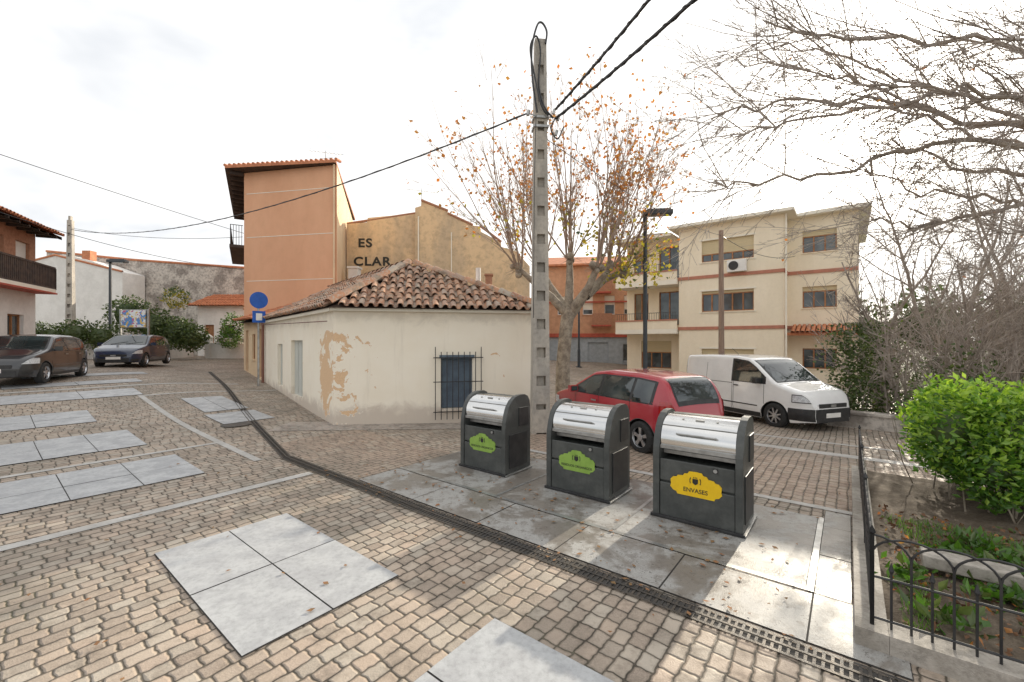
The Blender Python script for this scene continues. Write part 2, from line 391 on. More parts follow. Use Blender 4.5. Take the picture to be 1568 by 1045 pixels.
# ---------------------------------------------------------------- bins
ROT=math.atan2(-AY*1.0,-AX*1.0)
def text(s,size,loc,parent,m,ext=.002,rot=(math.pi/2,0,0),name='lettering',bold=.015):
    c=bpy.data.curves.new(name,'FONT'); c.body=s; c.size=size; c.align_x='CENTER'; c.align_y='CENTER'; c.extrude=ext; c.offset=size*bold
    o=bpy.data.objects.new(name,c); c.materials.append(m); sc.collection.objects.link(o); o.location=loc; o.rotation_euler=rot
    if parent: o.parent=parent
    return o
def bin_(p,q,plate,label):
    x,y=PQ(p,q); E=empty('recycling_bin' if plate=='yellow' else 'waste_bin',(x,y,.016),ROT)
    W=.92; H=1.16; D=.62
    pf=[(0,0.03),(0,.68),(.01,.78),(.04,.90),(.09,1.01),(.16,1.09),(.25,1.14),(.34,1.16),(.48,1.16),(.555,1.13),(.605,1.06),(.62,.97),(.62,.03)]
    mb=MB()
    for sx in(-1,1):
        x0=sx*(W/2-.07); x1=sx*W/2
        a=[(x0,yy,zz) for yy,zz in pf]; b_=[(x1,yy,zz) for yy,zz in pf]
        if sx<0: mb.face(a); mb.face(b_[::-1])
        else: mb.face(a[::-1]); mb.face(b_)
        for i in range(len(pf)):
            j=(i+1)%len(pf); qd=[a[i],b_[i],b_[j],a[j]]
            mb.face(qd if sx<0 else qd[::-1])
    mb.obj('side_cheeks',[M['binbody']],E,world=False,bevel=.014)
    mb=MB()
    mb.box((0,.33,.33),(W-.142,.56,.60))
    mb.box((0,.53,.86),(W-.142,.14,.50))
    mb.box((0,.030,.535),(W-.15,.03,.24))
    mb.box((0,.024,.195),(W-.15,.03,.40))
    mb.obj('body_panels',[M['binbody']],E,world=False,bevel=.008)
    mb=MB()
    for sx in(-1,1):
        mb.box((sx*(W/2+.006),.31,.34),(.012,.45,.5)); mb.box((sx*(W/2+.006),.44,.83),(.012,.24,.28))
    mb.box((0,.005,.015),(W+.04,.06,.03)); mb.box((0,.31,.012),(W+.06,.66,.022),0,1)
    mb.obj('inset_side_panels',[M['black'],M['steel2']],E,world=False,bevel=.004)
    mb=MB(); cy,cz,r=.33,.84,.285; hw=W/2-.075
    def arc(u,v):
        a=math.radians(190-112*u); return (-hw+2*hw*v,cy+r*math.cos(a),cz+r*math.sin(a))
    mb.grid(arc,20,1,0)
    def inner(u,v):
        a=math.radians(190-112*u); return (-hw+2*hw*v,cy+(r-.012)*math.cos(a),cz+(r-.012)*math.sin(a))
    mb.grid(inner,20,1,0,True)
    mb.obj('stainless_drum',[M['steel']],E,smooth=True,world=False)
    mb=MB()
    mb.box((0,.34,.715),(hw*2,.4,.04)) 
    aa=math.radians(188); mb.box((0,cy+(r+.006)*math.cos(aa),cz+(r+.006)*math.sin(aa)-.01),(hw*2,.025,.04))
    mb.tube([(-hw,cy+(r+.004)*math.cos(math.radians(140)),cz+(r+.004)*math.sin(math.radians(140))),(hw,cy+(r+.004)*math.cos(math.radians(140)),cz+(r+.004)*math.sin(math.radians(140)))],.006,6)
    mb.obj('mouth_lip',[M['steel2']],E,world=False)
    mb=MB(); a=math.radians(160); hy,hz=cy+(r+.05)*math.cos(a),cz+(r+.05)*math.sin(a)
    by,bz=cy+(r-.005)*math.cos(a),cz+(r-.005)*math.sin(a)
    mb.tube([(-.2,by,bz),(-.2,hy,hz),(-.19,hy-.005,hz),(.19,hy-.005,hz),(.2,hy,hz),(.2,by,bz)],.011,8)
    a=math.radians(118); hy,hz=cy+r*math.cos(a),cz+r*math.sin(a)
    mb.box((0,hy,hz),(.09,.03,.02)); mb.box((.18,hy,hz),(.02,.02,.02)); mb.box((-.18,hy,hz),(.02,.02,.02))
    mb.obj('handle',[M['steel2']],E,smooth=False,world=False)
    mb=MB(); mb.box((.2,.012,.615),(.05,.014,.05)); mb.tube([(.2,.004,.615),(.2,-.004,.615)],.02,12,1,True)
    mb.obj('lock',[M['black'],M['steel2']],E,world=False)
    hp=[(0,-.12),(.19,-.12),(.2,-.095),(.235,-.085),(.265,-.05),(.258,-.02),(.262,.03),(.235,.06),(.2,.065),(.185,.085),(.13,.09),(.115,.115),(.08,.12),(.065,.145),(0,.15)]
    out=hp+[(-a,b) for a,b in hp[::-1][1:-1]]
    mb=MB(); zc=.42
    f=[(a,.002,zc+b) for a,b in out]; mb.face(f)
    bk=[(a,.012,zc+b) for a,b in out]
    for i in range(len(out)):
        j=(i+1)%len(out); mb.face([f[i],bk[i],bk[j],f[j]])
    mb.obj('name_plate',[M[plate]],E,world=False)
    text(label,.064 if len(label)<9 else .042,(0,.001,zc-.055),E,M['textdk'],.001,bold=.012)
    mb=MB()
    mb.prism([(-.028,0),(-.028,.045),(.028,.045),(.028,0),(0,-.02)],0,.003)
    mb.v=[(a,.001-c,zc+.03+b_) for a,b_,c in mb.v]
    for s_ in(-1,1):
        for k in range(5):
            aa=math.radians(-50+k*30); mb.box((s_*(.045+.01*math.cos(aa)),.0,zc+.05+.03*math.sin(aa)),(.008,.003,.012))
    for k in(-1,0,1): mb.box((k*.016,0,zc+.088),(.006,.003,.014))
    mb.obj('coat_of_arms',[M['textdk']],E,world=False)
    return E
bin_(1.3,4.83,'yellow','ENVASES')
bin_(2.76,4.83,'green','RESIDUOS ORGANICOS')
bin_(4.40,4.83,'green','RESIDUOS ORGANICOS')
# ---------------------------------------------------------------- walls with openings
def wall(mb,O,d,S,Z0,Z1,ops,mw=0,mg=1,mf=2,ms=3,rec=.16):
    n=(d[1],-d[0])
    def P(s,z,o=0): return (O[0]+d[0]*s+n[0]*o,O[1]+d[1]*s+n[1]*o,z)
    sc_=sorted({0,S,*[x for o in ops for x in o[:2]]}); zc=sorted({Z0,Z1,*[x for o in ops for x in o[2:4]]})
    for a,b in zip(sc_,sc_[1:]):
        for c,e in zip(zc,zc[1:]):
            m_=((a+b)/2,(c+e)/2)
            if any(o[0]<m_[0]<o[1] and o[2]<m_[1]<o[3] for o in ops): continue
            mb.face([P(a,c),P(b,c),P(b,e),P(a,e)],mw)
    def bx(a,b,c,e,o0,o1,mi):
        pts=[P(a,c,o0),P(b,c,o0),P(b,c,o1),P(a,c,o1),P(a,e,o0),P(b,e,o0),P(b,e,o1),P(a,e,o1)]
        for f in((0,1,2,3),(4,5,6,7),(0,1,5,4),(1,2,6,5),(2,3,7,6),(3,0,4,7)): mb.face([pts[i] for i in f],mi)
    for o in ops:
        a,b,c,e=o[:4]; kind=o[4] if len(o)>4 else 'win'
        r=rec
        mb.face([P(a,c),P(a,e),P(a,e,-r),P(a,c,-r)],mw); mb.face([P(b,c),P(b,c,-r),P(b,e,-r),P(b,e)],mw)
        mb.face([P(a,e),P(b,e),P(b,e,-r),P(a,e,-r)],mw); mb.face([P(a,c),P(a,c,-r),P(b,c,-r),P(b,c)],mw)
        if kind=='door':
            mb.face([P(a,c,-r),P(b,c,-r),P(b,e,-r),P(a,e,-r)],mf)
            for k in range(1,3): 
                x=a+(b-a)*k/3; bx(x-.01,x+.01,c+.05,e-.05,-r+.002,-r+.015,mf)
            continue
        mb.face([P(a,c,-r),P(b,c,-r),P(b,e,-r),P(a,e,-r)],mg)
        t=.06
        zt=e
        if kind.startswith('sh'):
            fr=float(kind[2:])/100; zt=e-(e-c)*fr
            bx(a+.003,b-.003,zt,e-.003,-r+.002,-r+.05,ms)
            k=int((e-zt)/.09)
            for i in range(k): bx(a+.004,b-.004,zt+.09*i,zt+.09*i+.012,-r+.05,-r+.058,ms)
        bx(a,b,c,c+t,-r+.002,-r+.05,mf); bx(a,b,zt-t,zt-.002,-r+.003,-r+.049,mf)
        bx(a,a+t,c+t,zt-t,-r+.002,-r+.05,mf); bx(b-t,b,c+t,zt-t,-r+.002,-r+.05,mf)
        nm=max(1,int(round((b-a)/.6)))
        for k in range(1,nm):
            x=a+(b-a)*k/nm; bx(x-.035,x+.035,c+t,zt-t,-r+.002,-r+.05,mf)
        bx(a-.05,b+.05,c-.05,c-.002,-.001,.06,mw)
    return bx
# ---------------------------------------------------------------- barrel tile roof
def plane_tiles(mb,poly,down,mi=0,pitch=.21,tl=.36,r=.078,jit=1):
    down=Vector(down).normalized(); P=[Vector(p) for p in poly]
    nrm=(P[1]-P[0]).cross(P[2]-P[0]).normalized()
    if nrm.z<0: nrm=-nrm
    down=(down-nrm*down.dot(nrm)).normalized(); ac=nrm.cross(down).normalized(); O=P[0]
    pts=[((p-O).dot(ac),(p-O).dot(down)) for p in P]
    def inside(u,v):
        c=False;n=len(pts)
        for i in range(n):
            x0,y0=pts[i];x1,y1=pts[(i+1)%n]
            if (y0>v)!=(y1>v) and u<(x1-x0)*(v-y0)/(y1-y0)+x0: c=not c
        return c
    u0=min(p[0] for p in pts);u1=max(p[0] for p in pts);v0=min(p[1] for p in pts);v1=max(p[1] for p in pts)
    u=u0+.05
    while u<u1:
        v=v1
        while v>v0 and not inside(u,v): v-=.04
        v=v+.12
        while v>v0:
            if not inside(u,v-tl*.6): break
            ju=R.gauss(0,.014)*jit; jr=R.gauss(0,.07)*jit; lift=R.gauss(0,.008)*jit
            def f(a,b,up=True):
                ang=math.pi*a; rr=r*(1.0-.14*b)
                hv=v-b*(tl+.07)
                base=O+ac*(u+ju+jr*b*.12)+down*hv+nrm*(.05+lift+.035*(1-b))
                return base+ac*(rr*math.cos(ang))+nrm*(rr*math.sin(ang)*.95)
            mb.grid(lambda a,b:f(a,b),7,1,mi)
            e0=[];e1=[]
            for k in range(8):
                a=k/7; q=f(a,0); c=O+ac*(u+ju)+down*v+nrm*(.05+lift+.035); e0.append(q); e1.append(c+(q-c)*.82)
            for k in range(7): mb.face([e0[k],e0[k+1],e1[k+1],e1[k]],mi)
            uc=u+pitch/2
            if inside(uc,v-tl*.6):
                def g(a,b):
                    ang=math.pi*(1+a); 
                    base=O+ac*(uc+ju*.5)+down*(v-.03-b*(tl+.07))+nrm*(.085+.02*(1-b)+lift)
                    return base+ac*(r*.9*math.cos(ang))+nrm*(r*.75*math.sin(ang))
                mb.grid(g,5,1,mi)
            v-=tl
        u+=pitch
def ridge_tiles(mb,a,b,mi=0,r=.11,tl=.38):
    a=Vector(a);b=Vector(b);d=(b-a);n=int(d.length/tl);d.normalize();s=d.cross(Vector((0,0,1))).normalized();w=s.cross(d)
    for i in range(n):
        c=a+d*(i*tl)+w*.09
        mb.grid(lambda u,v:c+d*(v*(tl+.08))+w*(.035*v)+s*((r+.015*(v))*math.cos(math.pi*u))+w*((r+.015*v)*math.sin(math.pi*u)),7,1,mi)
# ---------------------------------------------------------------- low white house
E=empty('white_house',(*C0,0))
V=Vector
c0=V((*C0,2.82)); c1=V((*C1,2.82)); c2=V((C0[0]+DC[0]*8.8,C0[1]+DC[1]*8.8,2.82)); c3=V((C1[0]+DC[0]*8.0,C1[1]+DC[1]*8.0,2.82))
r0=V((-3.0,12.6,4.2)); r1=V((-7.9,18.6,4.2))
d1=(c1-c0).to_2d().normalized(); L1=(c1-c0).length
mb=MB()
bx=wall(mb,C0,tuple(d1),L1,-.3,2.82,[(2.45,3.2,.36,1.58,'win')],rec=.2)
bx(2.40,3.25,1.58,1.66,-.02,.03,2)
far=(c2.x,c2.y); dl=(-DC[0],-DC[1])
wall(mb,far,dl,8.8,-.1,2.82,[(8.8-4.25,8.8-2.85,.38,2.02,'door'),(8.8-6.3,8.8-5.5,.5,1.9,'door')],mf=4,rec=.1)
dr=(c3-c1).to_2d().normalized(); wall(mb,C1,tuple(dr),8,-.3,2.82,[])
mb.face([c3,c2,c2-V((0,0,3)),c3-V((0,0,3))],0)
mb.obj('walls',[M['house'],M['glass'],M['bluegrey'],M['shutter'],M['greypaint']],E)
mb=MB()
cen=V((-4.2,14.5,2.82))
def out(p,m=.16):
    d=(p-cen);d.z=0;d.normalize();return p+d*m*1.4
e0,e1,e2,e3=[out(c) for c in(c0,c1,c2,c3)]
for e in(e0,e1,e2,e3): e.z=2.76
mb.face([e0,e1,r0],0);mb.face([e0,r0,r1,e2],0);mb.face([e1,e3,r1,r0],0);mb.face([e2,r1,e3],0)
mb.face([e0,e2,e3,e1],0)
mb.obj('roof_deck',[M['soffit']],E)
def downv(a,b,apex):
    n=(b-a).cross(apex-a).normalized()
    if n.z<0:n=-n
    return V((n.x,n.y,0)).normalized()*1.0+V((0,0,-math.hypot(n.x,n.y)/n.z))
mb=MB()
plane_tiles(mb,[e0,e1,r0],downv(e0,e1,r0))
plane_tiles(mb,[e0,r0,r1,e2],downv(e0,e2,r0))
plane_tiles(mb,[e1,e3,r1,r0],downv(e1,e3,r0))
ridge_tiles(mb,e0,r0);ridge_tiles(mb,e1,r0);ridge_tiles(mb,r1,r0)
mb.obj('clay_tiles',[M['tile']],E,smooth=True)
mb=MB()
a=math.atan2(d1.y,d1.x); m_=(c0+c1)/2
mb.box((m_.x+d1.y*.05,m_.y-d1.x*.05,2.74),(L1+.1,.1,.09),a)
a=math.atan2(DC[1],DC[0]); m_=(c0+c2)/2; mb.box((m_.x-.05*.775,m_.y-.05*.63,2.73),(8.8,.1,.09),a)
mb.obj('cornice',[M['creamlt']],E)
mb=MB()
def FP(s,o,z): return (C0[0]+d1.x*s+d1.y*o,C0[1]+d1.y*s-d1.x*o,z)
for k in range(9):
    s=2.3+k*1.1/8; mb.tube([FP(s,.13,.12),FP(s,.13,1.86 if k in(0,8) else 1.74)],.011,6,0,True)
for z in(.3,1.02,1.6): mb.tube([FP(2.25,.13,z),FP(3.45,.13,z)],.011,6,0,True)
for z in(.3,1.6):
    for s in(2.3,3.4): mb.tube([FP(s,.13,z),FP(s,-.02,z)],.01,6)
mb.obj('window_grille',[M['black']],E)
mb=MB()
mb.box(FP(2.45+.375,-.11,.97),(.75,.02,1.2),math.atan2(d1.y,d1.x))
for k in range(14): mb.box(FP(2.5+.05*k,-.09,.97),(.02,.012,1.15),math.atan2(d1.y,d1.x))
mb.obj('window_slats',[M['bluegrey']],E)
mb=MB(); t=8.6; X,Y=C0[0]+DC[0]*t-.06,C0[1]+DC[1]*t-.06
mb.tube([(X,Y,.4),(X,Y,2.75)],.05,8)
mb.tube([(c0.x-.1,c0.y-.12,2.45),(c2.x-.1,c2.y-.1,2.62)],.012,5)
mb.obj('downpipe_and_cable',[M['pipe']],E)
mb=MB(); mb.box((-6.6,18.5,4.35),(.35,.35,.7)); mb.box((-6.6,18.5,4.75),(.45,.45,.08)); mb.tube([(-1.2,15.2,3.3),(-1.2,15.2,4.6)],.09,8); mb.obj('chimney',[M['white'],M['steel2']],E)
# neighbour row house
E=empty('low_row_house',(-11,19,0))
mb=MB(); t0,t1=8.81,14.4
a0=V((C0[0]+DC[0]*t0,C0[1]+DC[1]*t0,0)); a1=V((C0[0]+DC[0]*t1,C0[1]+DC[1]*t1,0))
wall(mb,(a1.x,a1.y),dl,t1-t0,0,2.9,[(.6,1.5,.6,2.5,'door'),(2.6,3.4,1.2,2.3,'win'),(4.0,4.9,.5,2.5,'door')],mf=2,rec=.12)
n_=V((.775,.63,0))
mb.face([a1+V((0,0,2.9)),a1+n_*5+V((0,0,4.8)),a1+n_*5,a1],0)
mb.face([a0+V((0,0,2.9)),a0+n_*5+V((0,0,4.6)),a0+n_*5,a0],0)
mb.obj('walls',[M['orange_lt'],M['glass'],M['wood'],M['shutter']],E)
mb=MB(); rf=[a0-n_*.35+V((0,0,2.82)),a1-n_*.35+V((0,0,2.95)),a1+n_*5+V((0,0,4.9)),a0+n_*5+V((0,0,4.6))]
mb.face(rf,0); mb.face([p-V((0,0,.1)) for p in rf][::-1],1)
plane_tiles(mb,rf,-n_+V((0,0,-.36)),2,jit=.4)
mb.obj('roof',[M['soffit'],M['soffit'],M['tile_new']],E,smooth=False)
# ---------------------------------------------------------------- tall orange building
E=empty('orange_apartment_block',(-11,24,0))
A0=V((-13.25,21.1,0)); A1=V((-8.25,20.1,0)); SL=V((-.53,.85,0)).normalized(); SR=V((-.28,.96,0)).normalized()
A3=A0+SL*9; A2=A1+SR*9.5; ZT=10.3
mb=MB(); dF=(A1-A0).normalized(); wF=(A1-A0).length
wall(mb,(A0.x,A0.y),(dF.x,dF.y),wF,0,ZT,[])
wall(mb,(A3.x,A3.y),(-SL.x,-SL.y),9,0,ZT,[(1,2,1,2.4,'win'),(3.8,5,3.9,6,'win'),(6.6,7.8,3.9,6,'win'),(3.8,5,6.9,9,'win'),(6.6,7.8,6.9,9,'win')])
mb.face([A2,A3,A3+V((0,0,ZT)),A2+V((0,0,ZT))],0)
mb.obj('walls',[M['orange'],M['glass'],M['wood'],M['shutter']],E)
mb=MB(); wall(mb,(A1.x,A1.y),(SR.x,SR.y),9.5,0,ZT-.05,[]); mb.obj('side_wall',[M['orange_lt'],M['glass'],M['wood'],M['shutter']],E)
mb=MB()
nf=V((dF.y,-dF.x,0))
for z in(9.25,7.1,4.95):
    c=(A0+A1)/2+nf*.004; mb.box((c.x,c.y,z),(wF-.3,.012,.03),math.atan2(dF.y,dF.x))
mb.obj('render_joints',[M['creamlt']],E)
mb=MB(); nl=V((-SL.y,SL.x,0)); OV=.62
o=[A0+nf*.25+nl*OV,A1+nf*.25+V((.1,0,0)),A2+V((.1,.2,0)),A3+nl*OV+SL*.3]
zt=V((0,0,ZT+.02))
mb.face([p+zt for p in o][::-1],1)
top=[p+V((0,0,ZT+.14)) for p in o]; 
for i in range(4): mb.face([o[i]+zt,o[(i+1)%4]+zt,top[(i+1)%4],top[i]],0)
rr=[(top[0]+top[3])/2+V((2.5,0,.9)),(top[1]+top[2])/2+V((-2.5,0,.9))]
mb.face([top[0],top[1],rr[1],rr[0]],0);mb.face([top[2],top[3],rr[0],rr[1]],0);mb.face([top[3],top[0],rr[0]],0);mb.face([top[1],top[2],rr[1]],0)
k=int(wF/.22)
for i in range(k+1):
    c=o[0]+(o[1]-o[0])*(i/k); mb.tube([c+V((0,0,ZT+.17)),c+V((0,.5,ZT+.26))],.075,6,2,True)
for i in range(12):
    c=A0+SL*(9*i/11); mb.box(tuple(c+nl*OV*.5+V((0,0,ZT-.08))),(OV-.05,.1,.16),math.atan2(nl.y,nl.x),1)
mb.obj('roof',[M['tile_new'],M['soffit'],M['tile_new']],E)
mb=MB(); bd=.62
for z in(6.8,):
    c=A0+SL*3.2+nl*bd/2; mb.box((c.x,c.y,z-.06),(5.6,bd,.14),math.atan2(SL.y,SL.x),1)
    for s in range(30):
        c=A0+SL*(.45+5.5*s/29)+nl*(bd-.04); mb.tube([(c.x,c.y,z),(c.x,c.y,z+1)],.012,4)
    for e in(.45,5.95):
        for s in range(5):
            c=A0+SL*e+nl*(.1+(bd-.15)*s/4); mb.tube([(c.x,c.y,z),(c.x,c.y,z+1)],.012,4)
        mb.tube([tuple(A0+SL*e+nl*.05+V((0,0,z+1))),tuple(A0+SL*e+nl*(bd-.04)+V((0,0,z+1)))],.02,4)
    mb.tube([tuple(A0+SL*.45+nl*(bd-.04)+V((0,0,z+1))),tuple(A0+SL*5.95+nl*(bd-.04)+V((0,0,z+1)))],.02,4)
mb.obj('balconies',[M['black'],M['soffit']],E)
mb=MB(); c=A1+nf*.06; mb.tube([(c.x-.1,c.y,4),(c.x-.1,c.y,ZT)],.045,8); mb.obj('corner_downpipe',[M['orange_lt']],E)
def antenna(x,y,z,h,name='tv_antenna'):
    mb=MB(); mb.tube([(x,y,z),(x,y,z+h)],.02,5); mb.tube([(x-.9,y,z+h*.9+.12),(x+.9,y,z+h*.9-.1)],.012,4)
    for k in range(9): 
        c=-.85+k*.2; mb.tube([(x+c,y-.28,z+h*.9-c*.12),(x+c,y+.28,z+h*.9-c*.12)],.008,4)
    mb.tube([(x-.3,y,z+h*.6),(x+.35,y,z+h*.6+.05)],.01,4)
    mb.obj(name,[M['steel2']])
antenna(-9.6,22,ZT+.5,1.0); antenna(-5.2,24.6,9.2,1.6); antenna(-2.4,25,8,1.1)
# ---------------------------------------------------------------- ochre building with painted letters
E=empty('ochre_warehouse',(-5,24,0))
mb=MB()
def polywall(mb,pts,y,dep,mi=0):
    n=len(pts); mb.face([(x,y,z) for x,z in pts],mi)
    for i in range(n):
        a=pts[i];b=pts[(i+1)%n]; mb.face([(a[0],y,a[1]),(a[0],y+dep,a[1]),(b[0],y+dep,b[1]),(b[0],y,b[1])],mi)
polywall(mb,[(-9.4,0),(-5.45,0),(-5.45,9.25),(-6.6,9.15),(-8.2,9.0),(-8.25,8.75),(-9.4,8.65)],24.25,9)
polywall(mb,[(-5.45,0),(1.0,0),(1.0,6.2),(.25,7.05),(-.6,7.3),(-.62,7.55),(-1.75,8.15),(-1.8,8.45),(-2.2,8.5),(-3.6,9.15),(-3.62,9.3),(-4.6,9.7),(-5.1,9.9),(-5.12,9.6),(-5.45,9.5)],24,9)
mb.obj('walls',[M['ochre']],E)
mb=MB(); mb.box((-5.25,23.95,5),(.06,.06,8)); mb.box((-3.4,23.96,7),(.05,.05,2.2)); mb.obj('wall_pipes',[M['creamlt']],E)
mb=MB()
for a,b in(((-5.1,24,9.92),(-3.6,24,9.33)),((-3.6,24,9.18),(-2.2,24,8.53)),((-1.8,24,8.48),(-.6,24,7.58)),((-9.4,24.3,8.68),(-5.45,24.3,9.28))):
    mb.tube([a,b],.07,6,0,True)
mb.obj('parapet_tiles',[M['brick2']],E)
for s,x,z in(('ES',-8.35,7.55),('CLAR',-7.95,6.5)):
    t=text(s,.68,(x,24.235,z),None,M['textdk'],.004,bold=.03); t.parent=E; t.matrix_parent_inverse=E.matrix_basis.inverted(); t.scale=(1.15,1,1); t.data.space_character=1.15
mb=MB(); mb.box((-1.25,23,4.9),(.35,.4,1.2)); mb.box((-1.25,23,5.55),(.45,.5,.1)); mb.box((-8.3,22.5,5.0),(.5,.5,1.6),0,1); mb.box((-8.3,22.5,5.85),(.6,.6,.1),0,1)
mb.obj('chimneys',[M['brick2'],M['white']],E)
# ---------------------------------------------------------------- cream apartment building
E=empty('cream_apartment_building',(*PQ(5,28),0))
mats=[M['cream'],M['glass'],M['wood'],M['shutter'],M['brown'],M['creamlt'],M['black'],M['soffit']]
mb=MB(); dA=(-AX,-AY)
Z1=8.75; PE_=12.0
wall(mb,PQ(8.1,26.6),dA,5.4,-.6,Z1,[(1.3,4.0,.5,1.55,'sh30'),(1.3,4.0,3.7,4.9,'sh12'),(1.3,4.0,6.6,7.85,'sh62')])
wall(mb,PQ(2.7,26.6),(BX,BY),1.6,-.6,Z1,[])
wall(mb,PQ(2.7,28.2),dA,3.1,-.6,Z1,[(.7,2.2,.5,1.6,'win'),(.7,2.2,3.8,4.95,'sh20'),(.7,2.2,6.8,8.0,'sh25')])
wall(mb,PQ(-.4,28.2),(BX,BY),9,-.6,Z1,[])
wall(mb,PQ(PE_,28.0),dA,PE_-8.1,-.6,8.5,[(.5,1.5,3.0,5.2,'win'),(2.2,3.5,3.0,5.2,'win'),(.5,1.5,6.0,8.1,'sh30'),(2.2,3.5,6.0,8.1,'win'),(1,3,.2,2,'sh40')])
wall(mb,PQ(PE_,37),(-BX,-BY),9,-.6,8.5,[])
mb.face([(*PQ(8.1,28),-.6),(*PQ(8.1,26.6),-.6),(*PQ(8.1,26.6),Z1),(*PQ(8.1,28),Z1)],0)
def pqbox(mb,p0,p1,q0,q1,z0,z1,mi): mb.prism([PQ(p0,q0),PQ(p1,q0),PQ(p1,q1),PQ(p0,q1)],z0,z1,mi)
for z in(2.75,5.75):
    pqbox(mb,2.66,8.14,26.54,26.6-.002,z-.09,z+.09,4); pqbox(mb,2.64,2.70-.002,26.54,28.2,z-.09,z+.09,4); pqbox(mb,-.4,2.638,28.14,28.2-.002,z-.09,z+.09,4)
    pe=PE_+.1
    pqbox(mb,8.16,pe,26.35,28.0,z-.3,z-.02,5); pqbox(mb,8.16,pe,26.35,26.47,z-.018,z+.5,0); pqbox(mb,8.16,pe,26.3,26.49,z+.502,z+.58,4)
    pqbox(mb,pe-.1,pe,26.5,28,z-.018,z+.5,0)
    for k in range(27):
        x,y=PQ(8.25+(pe-8.35)*k/26,26.4); mb.tube([(x,y,z+.58),(x,y,z+1.0)],.012,4,6)
    a=PQ(8.2,26.4);b_=PQ(pe,26.4); mb.tube([(*a,z+1),(*b_,z+1)],.02,4,6)
for (a,b,c,e) in((4.1,6.8,.5,1.55),(4.1,6.8,3.7,4.9),(4.1,6.8,6.6,7.85)):
    for (x0,x1,z0,z1) in((a-.12,b+.12,e,e+.09),(a-.12,b+.12,c-.09,c)):
        pqbox(mb,x0,x1,26.57,26.598,z0+.001,z1,5)
pqbox(mb,2.2,8.6,26.1,38,Z1+.002,Z1+.16,5); pqbox(mb,-.9,2.198,27.7,38,Z1+.002,Z1+.16,5); pqbox(mb,8.602,PE_+.4,26.6,38,8.502,8.66,5)
def hip(p0,p1,q0,q1,z,h,mi):
    a=[V((*PQ(p,q),z)) for p,q in((p0,q0),(p1,q0),(p1,q1),(p0,q1))]
    m=(p0+p1)/2; t=[V((*PQ(m,q0+(p1-p0)/2),z+h)),V((*PQ(m,q1-(p1-p0)/2),z+h))]
    mb.face([a[0],a[1],t[0]],mi);mb.face([a[1],a[2],t[1],t[0]],mi);mb.face([a[2],a[3],t[1]],mi);mb.face([a[3],a[0],t[0],t[1]],mi)
hip(2.2,8.6,26.1,38,Z1+.165,.8,7); hip(-.9,2.19,27.7,38,Z1+.165,.45,7); hip(8.61,PE_+.4,26.6,38,8.67,.6,7)
mb.obj('building_shell',mats,E)
mb=MB()
x,y=PQ(4.9,26.4); mb.box((x,y,6.2),(.95,.3,.65),ROT,0)
x,y=PQ(5.05,26.24); mb.tube([(x,y,6.2),(x-.012,y-.015,6.2)],.25,20,1,True)
mb.obj('air_conditioning_unit',[M['white'],M['black']],E)
mb=MB(); pqbox(mb,2.55,2.62,26.46,26.52,-.5,8.7,0); pqbox(mb,-.4,2.6,26.9,28.1,2.3,2.45,1)
for k in range(13): a=PQ(-.3+.22*k,26.8); b_=PQ(-.3+.22*k,28.1); mb.tube([(*a,2.45),(*b_,2.85)],.09,6,1)
mb.obj('porch_and_gutter',[M['creamlt'],M['tile_new']],E)
# ---------------------------------------------------------------- orange brick block in the distance
E=empty('brick_apartment_building',(6,34,0))
mb=MB()
ops=[]
for r_ in range(3):
    for c in(.9,2.9,4.6,6.1): ops.append((c,c+.8,1.0+2.5*r_+(.6 if r_ else 0),2.5+2.5*r_+(.6 if r_ else 0),'sh%d'%R.choice([20,45,70])))
ops=[o for o in ops if o[2]>2.6 and o[3]<8]
wall(mb,(2.8,34.6),(.985,-.17),9,2.6,8.0,ops)
wall(mb,(2.8,34.6),(.985,-.17),9,-.5,2.3,[(3.3,4.9,.0,1.9,'door'),(1,1.8,.5,1.7,'win'),(6,7.6,.4,1.8,'win')],mw=4,mf=4)
wall(mb,(2.8,42),(0,-1),7.4,-.5,8,[])
mb.obj('walls',[M['brick'],M['glass'],M['white'],M['creamlt'],M['shopfront']],E)
mb=MB(); a=math.atan2(-.17,.985)
mb.box((7.2,33.78,2.45),(9.1,.25,.3),a,1)
for z in(5.1,): mb.box((7.2,33.75,z),(9.0,.1,.12),a,1)
mb.box((7.2,34.0,8.06),(9.6,1.2,.14),a,0); mb.face([(2.5,34.3,8.13),(12,32.6,8.13),(12,38,9.6),(2.5,39,9.6)],0)
for z in(3.2,5.8):
    mb.box((7.0,33.45,z),(1.5,.7,.12),a,1); mb.box((7.0,33.15,z+.5),(1.5,.05,.9),a,2)
mb.obj('roof_and_balconies',[M['tile_new'],M['redtrim'],M['brick2']],E)
# ---------------------------------------------------------------- left side of the street
E=empty('brick_balcony_house',(-18.5,16,0))
F1=V((-19.1,17.1,0)); F0=V((-16.9,12.6,0)); dd=(F1-F0).normalized(); LL=(F1-F0).length
nn=V((dd.y,-dd.x,0))
mb=MB()
wall(mb,(F0.x,F0.y),(dd.x,dd.y),LL,0,3.9,[(.8,1.9,1.6,3,'win'),(3.2,4.2,.8,3,'win')])
mb.face([F1,F1-nn*7,F1-nn*7+V((0,0,3.9)),F1+V((0,0,3.9))],0); mb.face([F0,F0-nn*7,F0-nn*7+V((0,0,3.9)),F0+V((0,0,3.9))],0)
mb.obj('lower_walls',[M['white'],M['glass'],M['wood'],M['white']],E)
mb=MB(); wall(mb,(F0.x,F0.y),(dd.x,dd.y),LL,3.902,6.4,[(.5,1.4,4.2,5.8,'sh60'),(2.2,3.0,4.2,5.8,'sh80'),(3.7,4.6,4.2,5.8,'sh95')],mf=2)
